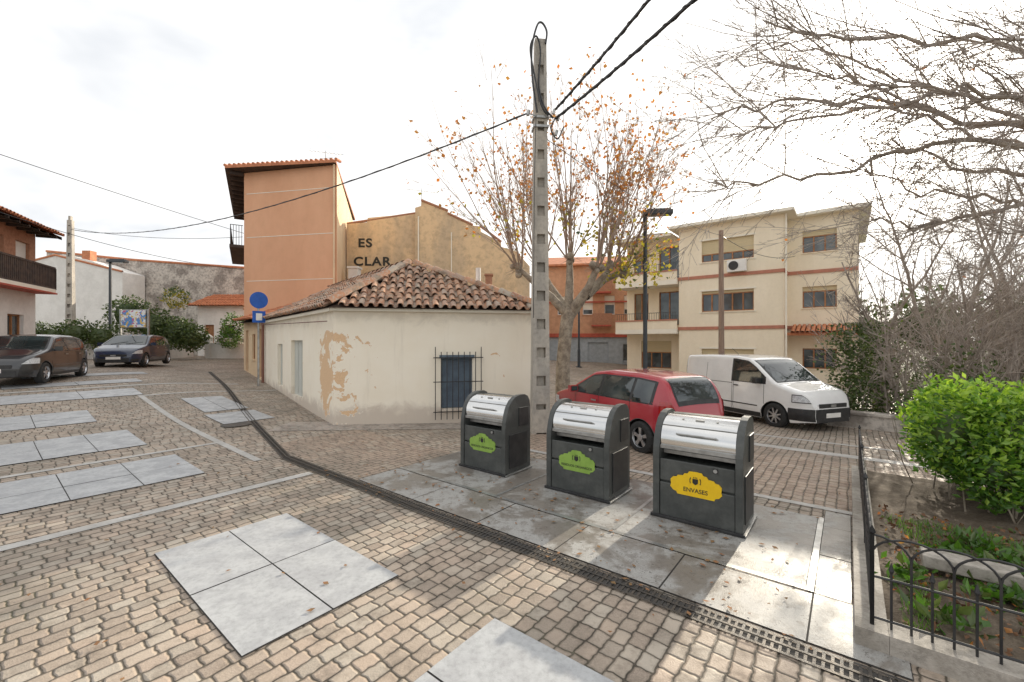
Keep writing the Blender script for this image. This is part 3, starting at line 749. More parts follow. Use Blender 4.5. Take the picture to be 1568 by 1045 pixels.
for F in(F0,F1): mb.face([F+V((0,0,3.902)),F-nn*7+V((0,0,3.902)),F-nn*7+V((0,0,6.4)),F-nn*3.5+V((0,0,7.6)),F+V((0,0,6.4))],0)
mb.obj('upper_walls',[M['brick2'],M['glass'],M['white'],M['white']],E)
BW=.6
mb=MB(); c=(F0+F1)/2+nn*BW/2; a=math.atan2(dd.y,dd.x)
mb.box((c.x,c.y,4.02),(LL,BW,.14),a,1); mb.box((c.x,c.y,3.92),(LL+.1,BW+.06,.06),a,2)
for i in range(46):
    q=F0+dd*(LL*i/45)+nn*(BW-.03); mb.box((q.x,q.y,4.5),(.07,.025,.85),a,0)
for i in range(5):
    q=F1+nn*(.1+(BW-.12)*i/4); mb.box((q.x,q.y,4.5),(.025,.07,.85),a,0)
for z in(4.12,4.95): q=(F0+F1)/2+nn*(BW-.03); mb.box((q.x,q.y,z),(LL,.06,.07),a,0)
mb.obj('timber_balcony',[M['soffit'],M['creamlt'],M['redtrim']],E)
mb=MB(); U=lambda z:V((0,0,z))
q0=F0+nn*.65-dd*.3+U(6.3); q1=F1+nn*.65+dd*.35+U(6.3); q2=F1-nn*3.5+dd*.35+U(7.72); q3=F0-nn*3.5-dd*.3+U(7.72); q4=F1-nn*7.6+dd*.35+U(6.3); q5=F0-nn*7.6-dd*.3+U(6.3)
for pl in([q0,q1,q2,q3],[q3,q2,q4,q5]):
    mb.face(pl,0); mb.face([p-U(.12) for p in pl][::-1],1)
mb.face([q1,q1-U(.12),q2-U(.12),q2],1)
plane_tiles(mb,[q0,q1,q2,q3],nn+V((0,0,-.34)),0,jit=.5)
for i in range(9): q=F0+dd*(LL*i/8); mb.box(tuple(q+nn*.32+U(6.22)),(.08,.6,.1),a,1)
mb.obj('roof',[M['tile_new'],M['soffit']],E)
E=empty('old_party_wall_building',(-26,33,0))
mb=MB(); polywall(mb,[(-36,0),(-16,0),(-16,7.3),(-20.2,7.55),(-24,7.85),(-29.5,8.25),(-30.6,8.35),(-36,8.9)],33,10); mb.obj('party_wall',[M['oldwall']],E)
mb=MB(); mb.tube([(-36,33,8.95),(-29.5,33,8.3),(-24,33,7.9),(-16,33,7.35)],.09,6); mb.obj('coping_tiles',[M['tile_new']],E)
E=empty('white_gable_house',(-31,30,0))
mb=MB(); polywall(mb,[(-38,0),(-28.3,0),(-28.3,7.0),(-30.5,7.8),(-32.6,8.3),(-33.2,8.2),(-38,7.0)],31,1.9); mb.obj('gable_wall',[M['white']],E)
mb=MB(); mb.tube([(-38,31,7.05),(-33.2,31,8.25),(-28.3,31,7.05)],.08,6); mb.box((-31.3,31.6,8.3),(.6,.5,.7)); mb.obj('verge_tiles',[M['tile_new']],E)
E=empty('small_white_house',(-22,32,0))
mb=MB(); wall(mb,(-23.2,31.5),(1,0),5.5,.5,4.6,[(.5,1.2,1.2,3.2,'door'),(1.9,2.7,2.0,3.2,'win'),(3.6,4.4,2,3.2,'win')],mf=2)
wall(mb,(-23.2,33),(0,-1),1.5,.5,4.6,[]); mb.obj('walls',[M['white'],M['glass'],M['wood'],M['white']],E)
mb=MB(); rf=[V((-23.6,31.0,4.55)),V((-17.4,31.0,4.55)),V((-17.6,32.9,5.5)),V((-23.0,32.9,5.5))]; mb.face(rf,0); plane_tiles(mb,rf,V((0,-1,-.6)),0,jit=.5); mb.obj('roof',[M['tile_new']],E)
mb=MB()
def wallseg(mb,a,b,h,t,mi=0,cap=True):
    a=V((*a,0));b=V((*b,0));n=max(1,int((b-a).length/2)); an=math.atan2((b-a).y,(b-a).x)
    for i in range(n):
        c=a+(b-a)*((i+.5)/n); z=gz(c.x,c.y)
        mb.box((c.x,c.y,z+h/2-.1),((b-a).length/n,t,h+.2),an,mi)
        if cap: mb.box((c.x,c.y,z+h+.03),((b-a).length/n,t+.1,.06),an,mi)
wallseg(mb,(-32,19),(-22.3,23.3),1.0,.25); wallseg(mb,(-22.3,23.3),(-22.5,30),1.0,.25); wallseg(mb,(-20.6,29),(-16.5,29.6),1.0,.25)
mb.obj('white_boundary_wall',[M['white']])
for (x,y) in((-22.3,23.3),(-24.4,22.4),(-20.6,29)):
    mb=MB(); z=gz(x,y); mb.box((x,y,z+.7),(.34,.34,1.4)); mb.box((x,y,z+1.43),(.44,.44,.07)); mb.face([(x-.18,y-.18,z+1.46),(x+.18,y-.18,z+1.46),(x,y,z+1.66)]);mb.face([(x+.18,y-.18,z+1.46),(x+.18,y+.18,z+1.46),(x,y,z+1.66)]); mb.obj('gate_post',[M['white']])
mb=MB(); wallseg(mb,(-21,30.5),(-12,31.5),1.3,.3); mb.obj('stone_garden_wall',[M['oldwall']])
def hedge(name,blobs,n,size,mats,inner=.6,lw=.5,thr=.5,ygrad=.4):
    mb=MB()
    for i in range(n):
        bl=R.choice(blobs); c,r=V(bl[0]),V(bl[1])
        d=V((R.gauss(0,1),R.gauss(0,1),R.gauss(0,1))).normalized(); k=R.uniform(.45,1)**.5
        wob=1+.32*noise.noise(d*2.1+c)+.2*noise.noise(d*6+c)
        p=V((c.x+d.x*r.x*k*wob,c.y+d.y*r.y*k*wob,c.z+d.z*r.z*k*wob))
        if p.z<gz(p.x,p.y): continue
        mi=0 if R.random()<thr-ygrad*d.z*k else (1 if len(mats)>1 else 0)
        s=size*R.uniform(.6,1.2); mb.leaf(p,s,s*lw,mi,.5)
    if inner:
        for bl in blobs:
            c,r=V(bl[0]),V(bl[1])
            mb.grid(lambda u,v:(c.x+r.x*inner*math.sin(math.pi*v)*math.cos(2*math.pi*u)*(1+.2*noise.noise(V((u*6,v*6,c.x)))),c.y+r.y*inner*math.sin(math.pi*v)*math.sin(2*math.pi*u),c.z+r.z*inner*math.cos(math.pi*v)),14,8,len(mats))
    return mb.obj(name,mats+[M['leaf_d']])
hedge('garden_hedge',[((-27+i*.95,21.2+i*.38,2.2+R.uniform(-.2,.25)),(.9,.8,.75+R.uniform(0,.3))) for i in range(6)],5000,.16,[M['leaf_o'],M['leaf_d']])
hedge('evergreen_shrub',[((-23.9,26.6,3.6),(1.1,1.1,1.3)),((-22.6,26.8,3.0),(1.2,1.1,1.2)),((-21.2,27.0,2.5),(1.0,1.0,1.1)),((-20.4,27.2,2.2),(.8,1,.9))],5000,.2,[M['leaf_o'],M['leaf_d']])
hedge('garden_tree',[((-18.6,28.5,3.0),(.8,.8,.8)),((-18.9,28.5,2.2),(.7,.7,.7))],1500,.18,[M['leaf_o'],M['leaf_g']],inner=0)
hedge('yellowing_tree',[((-23.6,30,5.0),(.8,.7,.8))],600,.2,[M['leaf_ye'],M['leaf_o']],inner=0)
hedge('potted_bush',[((-21.9,23.4,1.75),(.5,.4,.6)),((-20.9,23.6,1.6),(.4,.4,.5))],900,.15,[M['leaf_o'],M['leaf_d']])
E=empty('mural_board',(-21.3,24,0)); mb=MB(); mb.box((-21.3,24.0,3.25),(1.6,.05,.95),-.15,0)
mm,T,bb=newmat('mural_paint'); pos=T.n('ShaderNodeNewGeometry').outputs['Position']
f_,_=T.noise(pos,2.2,2); f2_,_=T.noise(pos,4,1,.5,1.0)
c_=T.mix(T.step(f_,.50,.52),(.10,.28,.62),(.80,.82,.84)); c_=T.mix(T.step(f2_,.58,.6),c_,(.75,.5,.12)); c_=T.mix(T.step(f2_,.40,.38),c_,(.55,.12,.25))
T.inp(bb.inputs['Base Color'],c_)
mb.obj('painted_panel',[mm],E)
mb=MB(); mb.box((-22.2,24.2,2.2),(.08,.08,3.2)); mb.box((-20.4,23.95,2.2),(.08,.08,3.2)); mb.box((-21.3,24.06,3.25),(1.7,.03,1.05),-.15); mb.obj('posts',[M['steel2']],E)
# ---------------------------------------------------------------- street furniture
def street_lamp(x,y,H,rz):
    z=gz(x,y); E=empty('street_lamp',(x,y,z),rz); mb=MB()
    mb.box((0,0,.03),(.35,.35,.06)); mb.tube([(0,0,0),(0,0,1.2),(0,0,1.25),(0,0,H)],[.10,.10,.075,.062],10,0,True)
    mb.obj('column',[M['lampgreen']],E,world=False)
    mb=MB(); mb.box((.38,0,H-.03),(.95,.34,.15)); mb.box((.42,0,H+.06),(.75,.28,.06)); mb.obj('head',[M['lampgreen']],E,world=False,bevel=.02)
    mb=MB(); mb.box((.45,0,H-.112),(.6,.26,.012)); mb.obj('lens',[M['glass']],E,world=False)
M['lampgreen']=mat('dark_lamp_paint',(.035,.045,.055),(.05,.06,.07),5,.4)
street_lamp(4.37,14.0,6.45,-.15); street_lamp(-22.6,24,5.55,.1); street_lamp(4.55,29,4.2,math.pi-.3)
def cpole(x,y,z0,H,w0,w1,dep=.7,rz=0,name='concrete_utility_pole'):
    E=empty(name,(x,y,z0),rz); mb=MB()
    def at(z): t=z/H; return w0+(w1-w0)*t
    N=int(H/.62)
    for s in(-1,1):
        a=at(0)/2;b_=at(H)/2; fl=.085
        p=[(s*a,-a*dep,-.3),(s*(a-fl),-a*dep,-.3),(s*(a-fl),a*dep,-.3),(s*a,a*dep,-.3)]
        fl2=.065
        q=[(s*b_,-b_*dep,H),(s*(b_-fl2),-b_*dep,H),(s*(b_-fl2),b_*dep,H),(s*b_,b_*dep,H)]
        for k in range(4):
            j=(k+1)%4; mb.face([p[k],p[j],q[j],q[k]])
        mb.face(q)
    for i in range(N+1):
        z=i*.62; w=at(z); mb.box((0,0,z+.2),(w-.14,w*dep-.012,.40))
    mb.box((0,0,H/2),(w1*.9-.06,.06,H)); 
    mb.box((0,0,H-.15),(w1+.002,w1*dep+.004,.32)); mb.box((0,0,.25),(w0-.004,w0*dep-.004,.5))
    mb.obj('shaft',[M['concrete']],E,world=False); return E
PE=cpole(.62,9.45,0,8.62,.40,.25,.8,.12)
mb=MB()
for z in(6.9,6.7): mb.box((0,-.0,z),(.34,.30,.05))
mb.tube([(.1,-.15,6.9),(.35,-.2,6.85)],.015,5); mb.tube([(-.1,-.15,6.9),(-.3,-.15,6.95)],.015,5)
for c in((.35,-.2,6.85),(-.3,-.15,6.95),(.32,.1,7.15),(.32,-.15,6.55)): mb.tube([(c[0],c[1],c[2]-.05),(c[0]+.03,c[1],c[2]+.06)],.035,6,0,True)
mb.obj('cable_brackets',[M['steel2']],PE,world=False)
mb=MB()
def wob(pts,r,n=6,k=6):
    P=[V(p) for p in pts]; out_=[]
    for i in range(len(P)-1):
        a=P[max(0,i-1)];b=P[i];c=P[i+1];d=P[min(len(P)-1,i+2)]
        for j in range(k):
            t=j/k; out_.append(.5*((2*b)+(-a+c)*t+(2*a-5*b+4*c-d)*t*t+(-a+3*b-3*c+d)*t**3))
    out_.append(P[-1]); mb.tube(out_,r,n)
wob([(-.1,-.2,6.95),(-.2,-.22,7.6),(-.22,-.2,8.3),(-.1,-.15,8.85),(.02,-.1,8.98),(.13,-.1,8.8),(.1,-.14,8.5)],.022)
wob([(.15,-.2,6.9),(.0,-.2,7.1),(-.17,-.2,7.8),(-.25,-.2,8.35),(-.12,-.2,8.6),(-.02,-.16,8.3),(-.06,-.16,7.6),(.05,-.2,7.1),(.25,-.2,6.85)],.02)
wob([(.3,-.2,6.85),(.2,-.22,6.6),(.35,-.2,6.4),(.5,-.15,6.7)],.016)
wob([(-.12,-.18,6.9),(-.16,-.2,5.5),(-.17,-.2,4.5),(-.18,-.2,2.5)],.008)
mb.obj('cable_loops',[M['black']],PE,world=False)
cpole(-26.9,26,gz(-26.9,26),8.2,.4,.25,.8,.2)
E=empty('wooden_utility_pole',(8.35,17.0,0)); mb=MB(); mb.tube([(8.35,17,-.5),(8.33,17,6.4)],[.12,.085],10,0,True); mb.obj('shaft',[mat('old_pole_wood',(.36,.26,.2),(.24,.17,.13),4,.9,.4,20,stretch=(6,6,.4))],E)
def wire(name,a,b,sag,r=.012,tw=0):
    a=V(a);b=V(b); mb=MB(); n=40
    pts=[a+(b-a)*(i/n)-V((0,0,4*sag*(i/n)*(1-i/n))) for i in range(n+1)]
    mb.tube(pts,r,5)
    if tw:
        n=200
        pts=[a+(b-a)*(i/n)-V((0,0,4*sag*(i/n)*(1-i/n)))+V((math.cos(i*.9),0,math.sin(i*.9)))*r*.9 for i in range(n+1)]
        mb.tube(pts,r*.6,4)
    return mb.obj(name,[M['black']])
wire('overhead_cable',(.35,9.3,6.97),(-26.9,26,8.8),1.1,.018,1)
wire('overhead_cable',(.95,9.3,6.85),(5.6,-.5,7.5),.35,.028,1)
wire('overhead_cable',(.95,9.3,7.05),(4.5,-.5,7.9),.3,.026,1)
wire('overhead_cable',(-13.2,21.0,7.3),(-15.6,3,7.5),.15,.011)
wire('overhead_cable',(-13.2,20.9,5.5),(-17.0,13.0,6.4),.35,.011)
wire('overhead_cable',(-13.2,20.9,7.1),(-26.9,26,8.9),.3,.012)
wire('overhead_cable',(8.35,17,6.2),(15,22.6,6.5),.4,.012)
wire('overhead_cable',(8.35,17,6.2),(.7,9.6,6.6),.3,.008)
E=empty('traffic_sign',(-9.15,15.4,0)); z=gz(-9.15,15.4); mb=MB(); mb.tube([(-9.15,15.4,z-.1),(-9.15,15.4,z+3.4)],.035,8,0,True); mb.obj('post',[M['steel2']],E)
mb=MB(); Mr=Matrix.Rotation(math.radians(-28),3,'Z')@Matrix.Rotation(math.radians(75),3,'Z')
for zc,mi,rr_ in((z+3.1,0,.3),(z+2.5,1,.28)):
    if mi==0:
        f=[V((-9.15,15.4,zc))+Mr@V((rr_*math.cos(t*math.pi/12),-.05,rr_*math.sin(t*math.pi/12))) for t in range(24)]
        bk_=[p+Mr@V((0,.02,0)) for p in f]; mb.face(f,0); mb.face(bk_[::-1],2)
        for i in range(24): mb.face([f[i],bk_[i],bk_[(i+1)%24],f[(i+1)%24]],2)
    else:
        c=V((-9.15,15.4,zc))+Mr@V((0,-.05,0)); mb.box(tuple(c),(.42,.02,.42),0,0,Mr); c=V((-9.15,15.4,zc))+Mr@V((0,-.064,0)); mb.box(tuple(c),(.2,.004,.25),0,1,Mr)
mb.obj('sign_faces',[M['signblue'],M['white'],M['steel2']],E)
# ---------------------------------------------------------------- vehicles
def vehicle(name,L,W,top,xf,xr,wr,H,belt,roofk,pt,loc,heading,wins,shield,rearw,kind='hatch'):
    x,y=loc; z=gz(x,y)
    E=empty(name,(x,y,z+.008),heading)
    zt=prof(top,.05)
    def yw(x,z):
        t=min(1,abs(x)/(L/2)); plan=W/2*(1-.30*t**9-.04*t**3)
        if z<.45: s=.94+.06*ss((z-.18)/.27)
        elif z<belt: s=1-.035*((z-.45)/(belt-.45))-.012*math.exp(-((z-.62)/.07)**2)
        else: u=(z-belt)/(H-belt); s=.965-(.965-roofk)*max(0,u)**1.15
        return plan*s
    Ra=wr+.055
    def zb(x):
        b_=.2+.06*ss((abs(x)-L/2+.5)/.5)
        for w_ in(xf,xr):
            dx=abs(x-w_)
            if dx<Ra: b_=max(b_,wr+math.sqrt(Ra*Ra-dx*dx)*.98)
        return b_
    st=[];n=int(L/.03)
    for i in range(n+1): st.append(-L/2+L*i/n)
    mb=MB(); NR=16; rings=[]
    for xx in st:
        a=zb(xx); t=max(zt(xx),a+.08); ring=[]
        for k in range(NR):
            zz=a+(t-.06-a)*k/(NR-1); ring.append((xx,yw(xx,zz),zz))
        ye=yw(xx,t-.06)
        ring.append((xx,ye-.018,t-.022)); ring.append((xx,ye-.06,t-.001)); 
        for f in(.8,.55,.28): ring.append((xx,(ye-.06)*f,t+.018*(1-f*f)))
        full=ring+[(xx,0,t+.018)]+[(p[0],-p[1],p[2]) for p in ring[::-1]]
        rings.append(full)
    m_=len(rings[0])
    for rg in rings: mb.v+=rg
    for i in range(len(rings)-1):
        for k in range(m_-1):
            a=i*m_+k; mb.f.append((a,a+m_,a+m_+1,a+1)); mb.m.append(0)
    mb.f.append(tuple(range(m_))); mb.m.append(0); e=(len(rings)-1)*m_; mb.f.append(tuple(range(e,e+m_))[::-1]); mb.m.append(0)
    mb.obj('body',[pt],E,smooth=True,world=False)
    tr=MB()
    def side(x0,x1,lo,hi,mi,off=.004,nx=16,nz=6):
        lo_=lo if callable(lo) else (lambda x:lo); hi_=hi if callable(hi) else (lambda x:hi)
        for s in(-1,1):
            def f(u,v):
                xx=x0+(x1-x0)*u; a=lo_(xx);b_=max(hi_(xx),a+.001); zz=a+(b_-a)*v
                return (xx+ (off if xx>L/2-.3 else (-off if xx<-L/2+.3 else 0)),s*(yw(xx,zz)+off),zz)
            tr.grid(f,nx,nz,mi)
    def topp(x0,x1,mi,off=.006,k=.9,nx=14,yr=None):
        def f(u,v):
            xx=x0+(x1-x0)*u; ye=yw(xx,zt(xx)-.06)-.06; 
            yy=(-1+2*v)*ye*k if yr is None else yr[0]+(yr[1]-yr[0])*v
            dz=(zt(xx+.02)-zt(xx-.02))/.04; nn_=V((-dz,0,1)).normalized()
            return (xx+nn_.x*off,yy,zt(xx)+.018*(1-min(1,(yy/ye)**2))+nn_.z*off)
        tr.grid(f,nx,8,mi)
    for (a,b_) in wins:
        side(a,b_,lambda x:belt+.01,lambda x:min(zt(x)-.095,H-.11),0,.005)
    if wins: side(wins[0][0]-.06,wins[-1][1]+.1,lambda x:belt-.012,lambda x:min(zt(x)-.065,H-.085),1,.002,40)
    topp(*shield,0)
    topp(shield[0]-.03,shield[1]+.05,1,.003,.96)
    if rearw: topp(*rearw,0,.008,.86); topp(rearw[0]-.03,rearw[1]+.03,1,.004,.92)
    xs0=shield[1]
    for y0_,y1_ in((-.5,.05),(.05,.6)):
        tr.tube([(xs0+.02,y0_,zt(xs0+.02)+.03),(xs0-.18,y1_,zt(xs0-.18)+.03)],.007,4,1)
    topp(xs0+.10,xs0+.112,1,.003,.98,2)
    for xs_ in ([wins[0][0]+.02] if kind=='van' else [])+[w_[0]-.03 for w_ in wins[-2:]]+[wins[-1][1]-.05 if kind!='van' else wins[-1][1]+.05]:
        side(xs_-.006,xs_+.006,max(.3,zb(xs_)+.03),belt-.01,1,.003,1)
    if kind=='van': side(-1.0,-.988,.45,1.6,1,.003,1); side(-2.0,.0,1.05,1.065,1,.003,20,1)
    side(xr+Ra+.02,xf-Ra-.02,.21,.29 if kind!='van' else .34,1,.006)
    side(xr+Ra+.1,xf-Ra-.1,.50,.53,6 if kind!='van' else 1,.008 if kind!='van' else .012)
    for w_ in wins[-2:]:
        side(w_[0]+.03,w_[0]+.2,belt-.13,belt-.10,4 if kind!='van' else 1,.02,2,1)
    for w_ in(xf,xr):
        for s in(-1,1):
            pts=[]
            for k in range(17):
                a=math.pi*k/16; xx=w_+Ra*math.cos(a); zz=wr+Ra*math.sin(a)*.98; pts.append((xx,s*(yw(xx,zz)-.012),zz))
            tr.tube(pts,.014,5,1 if kind=='van' else 6)
    if kind=='van':
        side(-L/2+.02,-L/2+.14,.95,1.45,2,.006,6)
        side(L/2-.40,L/2-.03,.74,lambda x:min(.90,zt(x)-.04),3,.012,12)
        side(L/2-.42,L/2-.02,.72,lambda x:min(.92,zt(x)-.03),1,.008,12) 
        side(L/2-.50,L/2-.0,.28,.58,1,.008,12)
    else:
        side(-L/2+.03,-L/2+.30,.78,lambda x:min(1.0,zt(x)-.03),2,.006,10)
        side(L/2-.5,L/2-.04,.60,lambda x:min(.76,zt(x)-.025),3,.006,12)
        side(L/2-.28,L/2-.01,.27,.38,1,.006,10); side(-L/2+.01,-L/2+.4,.25,.36,1,.006,10)
    hw=W/2*.64
    tr.box((L/2+.004,0,.33),(.02,hw*1.9,.16),0,1); tr.box((L/2+.006,0,.53 if kind!='van' else .66),(.02,hw*1.6,.1),0,1)
    if kind=='van': tr.box((L/2+.005,0,.46),(.02,hw*1.98,.24),0,1)
    tr.box((L/2+.018,0,.42),(.01,.5,.11),0,5); tr.box((L/2+.018,0,.53 if kind!='van' else .66),(.01,.18,.06),0,4)
    tr.box((-L/2-.008,0,.32),(.02,hw*1.9,.14),0,1)
    if kind=='van': tr.box((-L/2-.02,0,.9),(.01,.5,.11),0,5)
    else: tr.box((-L/2-.012,0,.52),(.012,.5,.11),0,5)
    mx=wins[-1][1]-.08
    for s in(-1,1):
        tr.box((mx,s*(W/2+.07),belt+.07),(.1,.2,.14),0,7 if kind!='van' else 1); tr.box((mx-.055,s*(W/2+.07),belt+.07),(.01,.16,.1),0,0); tr.box((mx,s*(W/2-.04),belt+.02),(.05,.12,.04),0,1)
    tr.tube([(-.6,0,H-.0),(-.85,0,H+.18)],.006,4,1)
    tr.box((0,0,.42),(L-.5,W-.45,.42),0,1)
    tr.box(((xf+xr)/2,0,.42),((xf-xr)-2*Ra-.05,W-.2,.40),0,1)
    head=mat('headlight_'+name,(.75,.78,.8),(.5,.52,.55),20,.1,coat=1,local=True)
    red=mat('tail_light_'+name,(.45,.01,.01),(.3,.01,.01),20,.15,coat=1,local=True)
    tr.obj('trim_and_glass',[M['glass_car'],M['black'],red,head,M['steel2'],M['white'],mat('seam_'+name,(.1,.1,.1),rough=.6),pt],E,smooth=False,world=False)
    for i,w_ in enumerate((xf,xr)):
        for s in(-1,1):
            wb=MB(); yc=s*(W/2-.12)
            pr=[(-.1,.62),(-.1,.85),(-.085,.97),(-.05,1.0),(.05,1.0),(.085,.97),(.1,.85),(.1,.62)]
            wb.grid(lambda u,v:(lambda a,k:(w_+wr*pr[k][1]*math.cos(a),yc+pr[k][0],wr+wr*pr[k][1]*math.sin(a)))(2*math.pi*u,int(round(v*7))),32,7,0)
            yo=yc+s*.075
            def ring_(r0_,r1_,y0_,y1_,mi,n_=32):
                wb.grid(lambda u,v:(w_+(r0_+(r1_-r0_)*v)*math.cos(2*math.pi*u),y0_+(y1_-y0_)*v,wr+(r0_+(r1_-r0_)*v)*math.sin(2*math.pi*u)),n_,1,mi)
            ring_(wr*.66,wr*.60,yc+s*.1,yo-s*.02,1); ring_(wr*.60,.001,yo-s*.06,yo-s*.06,2); ring_(.06,.001,yo+s*.012,yo+s*.016,1); ring_(.06,.06,yo-s*.05,yo+s*.012,1)
            ns=5 if kind!='van' else 8
            for k in range(ns):
                for dd_ in((-.1,.1) if kind!='van' else (0,)):
                    a=2*math.pi*k/ns+dd_+.3; r_=wr*.33
                    Mx=Matrix.Rotation(-a,3,'Y')
                    wb.box((w_+r_*math.cos(a),yo-s*.008,wr+r_*math.sin(a)),(wr*.60,.025,.035),0,1,Mx)
            wb.obj('wheel_%d'%(i*2+(s>0)),[M['rubber'],M['alloy'],M['black']],E,smooth=False,world=False)
    return E
M['alloy']=mat('alloy_wheel',(.62,.63,.64),(.5,.5,.52),6,.3,metal=.8,local=True)
hatch=[(-1.98,.60),(-1.955,.80),(-1.90,.97),(-1.72,1.30),(-1.56,1.40),(-1.0,1.45),(-.2,1.46),(.3,1.40),(1.0,1.0),(1.15,.96),(1.65,.83),(1.85,.72),(1.95,.58),(1.98,.5)]
hl=math.radians(90+26)
c26,s26=math.cos(math.radians(26)),math.sin(math.radians(26))
wx,wy=2.40,7.85
cx=wx+c26*.75-s26*1.28; cy=wy+s26*.75+c26*1.28
vehicle('parked_red_hatchback_car',3.96,1.70,hatch,1.25,-1.28,.30,1.46,.94,.70,paint('red_metallic_paint',(.42,.015,.03)),(cx,cy),hl,[(-1.5,-1.05),(-.98,-.12),(-.04,.80)],(.30,1.0),(-1.88,-1.62))
van=[(-2.2,.5),(-2.18,1.0),(-2.12,1.68),(-2.0,1.79),(-1,1.83),(0,1.83),(.5,1.77),(.75,1.62),(1.3,1.18),(1.45,1.12),(1.95,.98),(2.12,.84),(2.2,.6)]
ph=math.radians(-71)
hx,hy=math.cos(ph),math.sin(ph); wx,wy=6.85,11.1
cx=wx-hx*1.33+(-hy)*.85; cy=wy-hy*1.33+hx*.85
vehicle('parked_white_van',4.40,1.85,van,1.33,-1.4,.325,1.84,1.12,.86,paint('white_van_paint',(.84,.84,.83)),(cx,cy),ph,[(.02,.98)],(.62,1.30),None,'van')
sedan=[(-2.1,.60),(-2.07,.82),(-2.0,1.0),(-1.8,1.22),(-1.55,1.36),(-1.0,1.43),(-.2,1.45),(.3,1.39),(1.05,1.0),(1.2,.96),(1.75,.83),(1.98,.72),(2.07,.58),(2.1,.5)]
W3=[(-1.55,-1.12),(-1.05,-.15),(-.07,.85)]
h1=math.atan2(-.89,.46); f1=V((-14.0,12.7)); hv=V((math.cos(h1),math.sin(h1))); rt=V((hv.y,-hv.x))
cc=f1-hv*1.3+rt*.75
vehicle('parked_black_car',4.2,1.76,sedan,1.3,-1.33,.31,1.45,.95,.70,paint('black_metallic',(.018,.019,.022)),(cc.x,cc.y),h1,W3,(.30,1.05),(-1.95,-1.62))
h2=math.atan2(-.93,.37); hv=V((math.cos(h2),math.sin(h2))); rt=V((hv.y,-hv.x)); cc=V((-16.3,18.6))-hv*2.1+rt*.85
vehicle('parked_dark_blue_car',4.2,1.78,sedan,1.3,-1.33,.31,1.45,.95,.70,paint('dark_blue_metallic',(.010,.022,.06)),(cc.x,cc.y),h2,W3,(.30,1.05),(-1.95,-1.62))
# ---------------------------------------------------------------- trees
def grow(mb,p,d,L,r,depth,mi=0,up=.02,jit=.09,kids=5,tips=None,spread=.6,seg=.35,lim=.0035):
    p=V(p);d=V(d).normalized();n=max(3,int(L/seg)); pts=[p.copy()];rad=[r];dirs=[d.copy()]
    for i in range(n):
        d=(d+V((R.gauss(0,jit),R.gauss(0,jit),R.gauss(0,jit)+up))).normalized(); p=p+d*(L/n); pts.append(p.copy()); rad.append(max(lim,r*(1-.8*(i+1)/n))); dirs.append(d.copy())
    mb.tube(pts,rad,5 if r>.02 else 3,mi)
    if tips is not None and depth<=1: tips+= [pts[-1],pts[-2]]
    if depth>0:
        for k in range(kids):
            t=R.uniform(.15,.97); i=int(t*n); o=V((R.gauss(0,1),R.gauss(0,1),R.gauss(0,1))); o=(o-dirs[i]*o.dot(dirs[i])).normalized()
            nd=(dirs[i]+o*spread*R.uniform(.6,1.4)).normalized()
            grow(mb,pts[i],nd,L*R.uniform(.28,.5)*(1.1-.5*t),max(lim,rad[i]*.6),depth-1,mi,up,jit,max(2,kids-2),tips,spread,seg,lim)
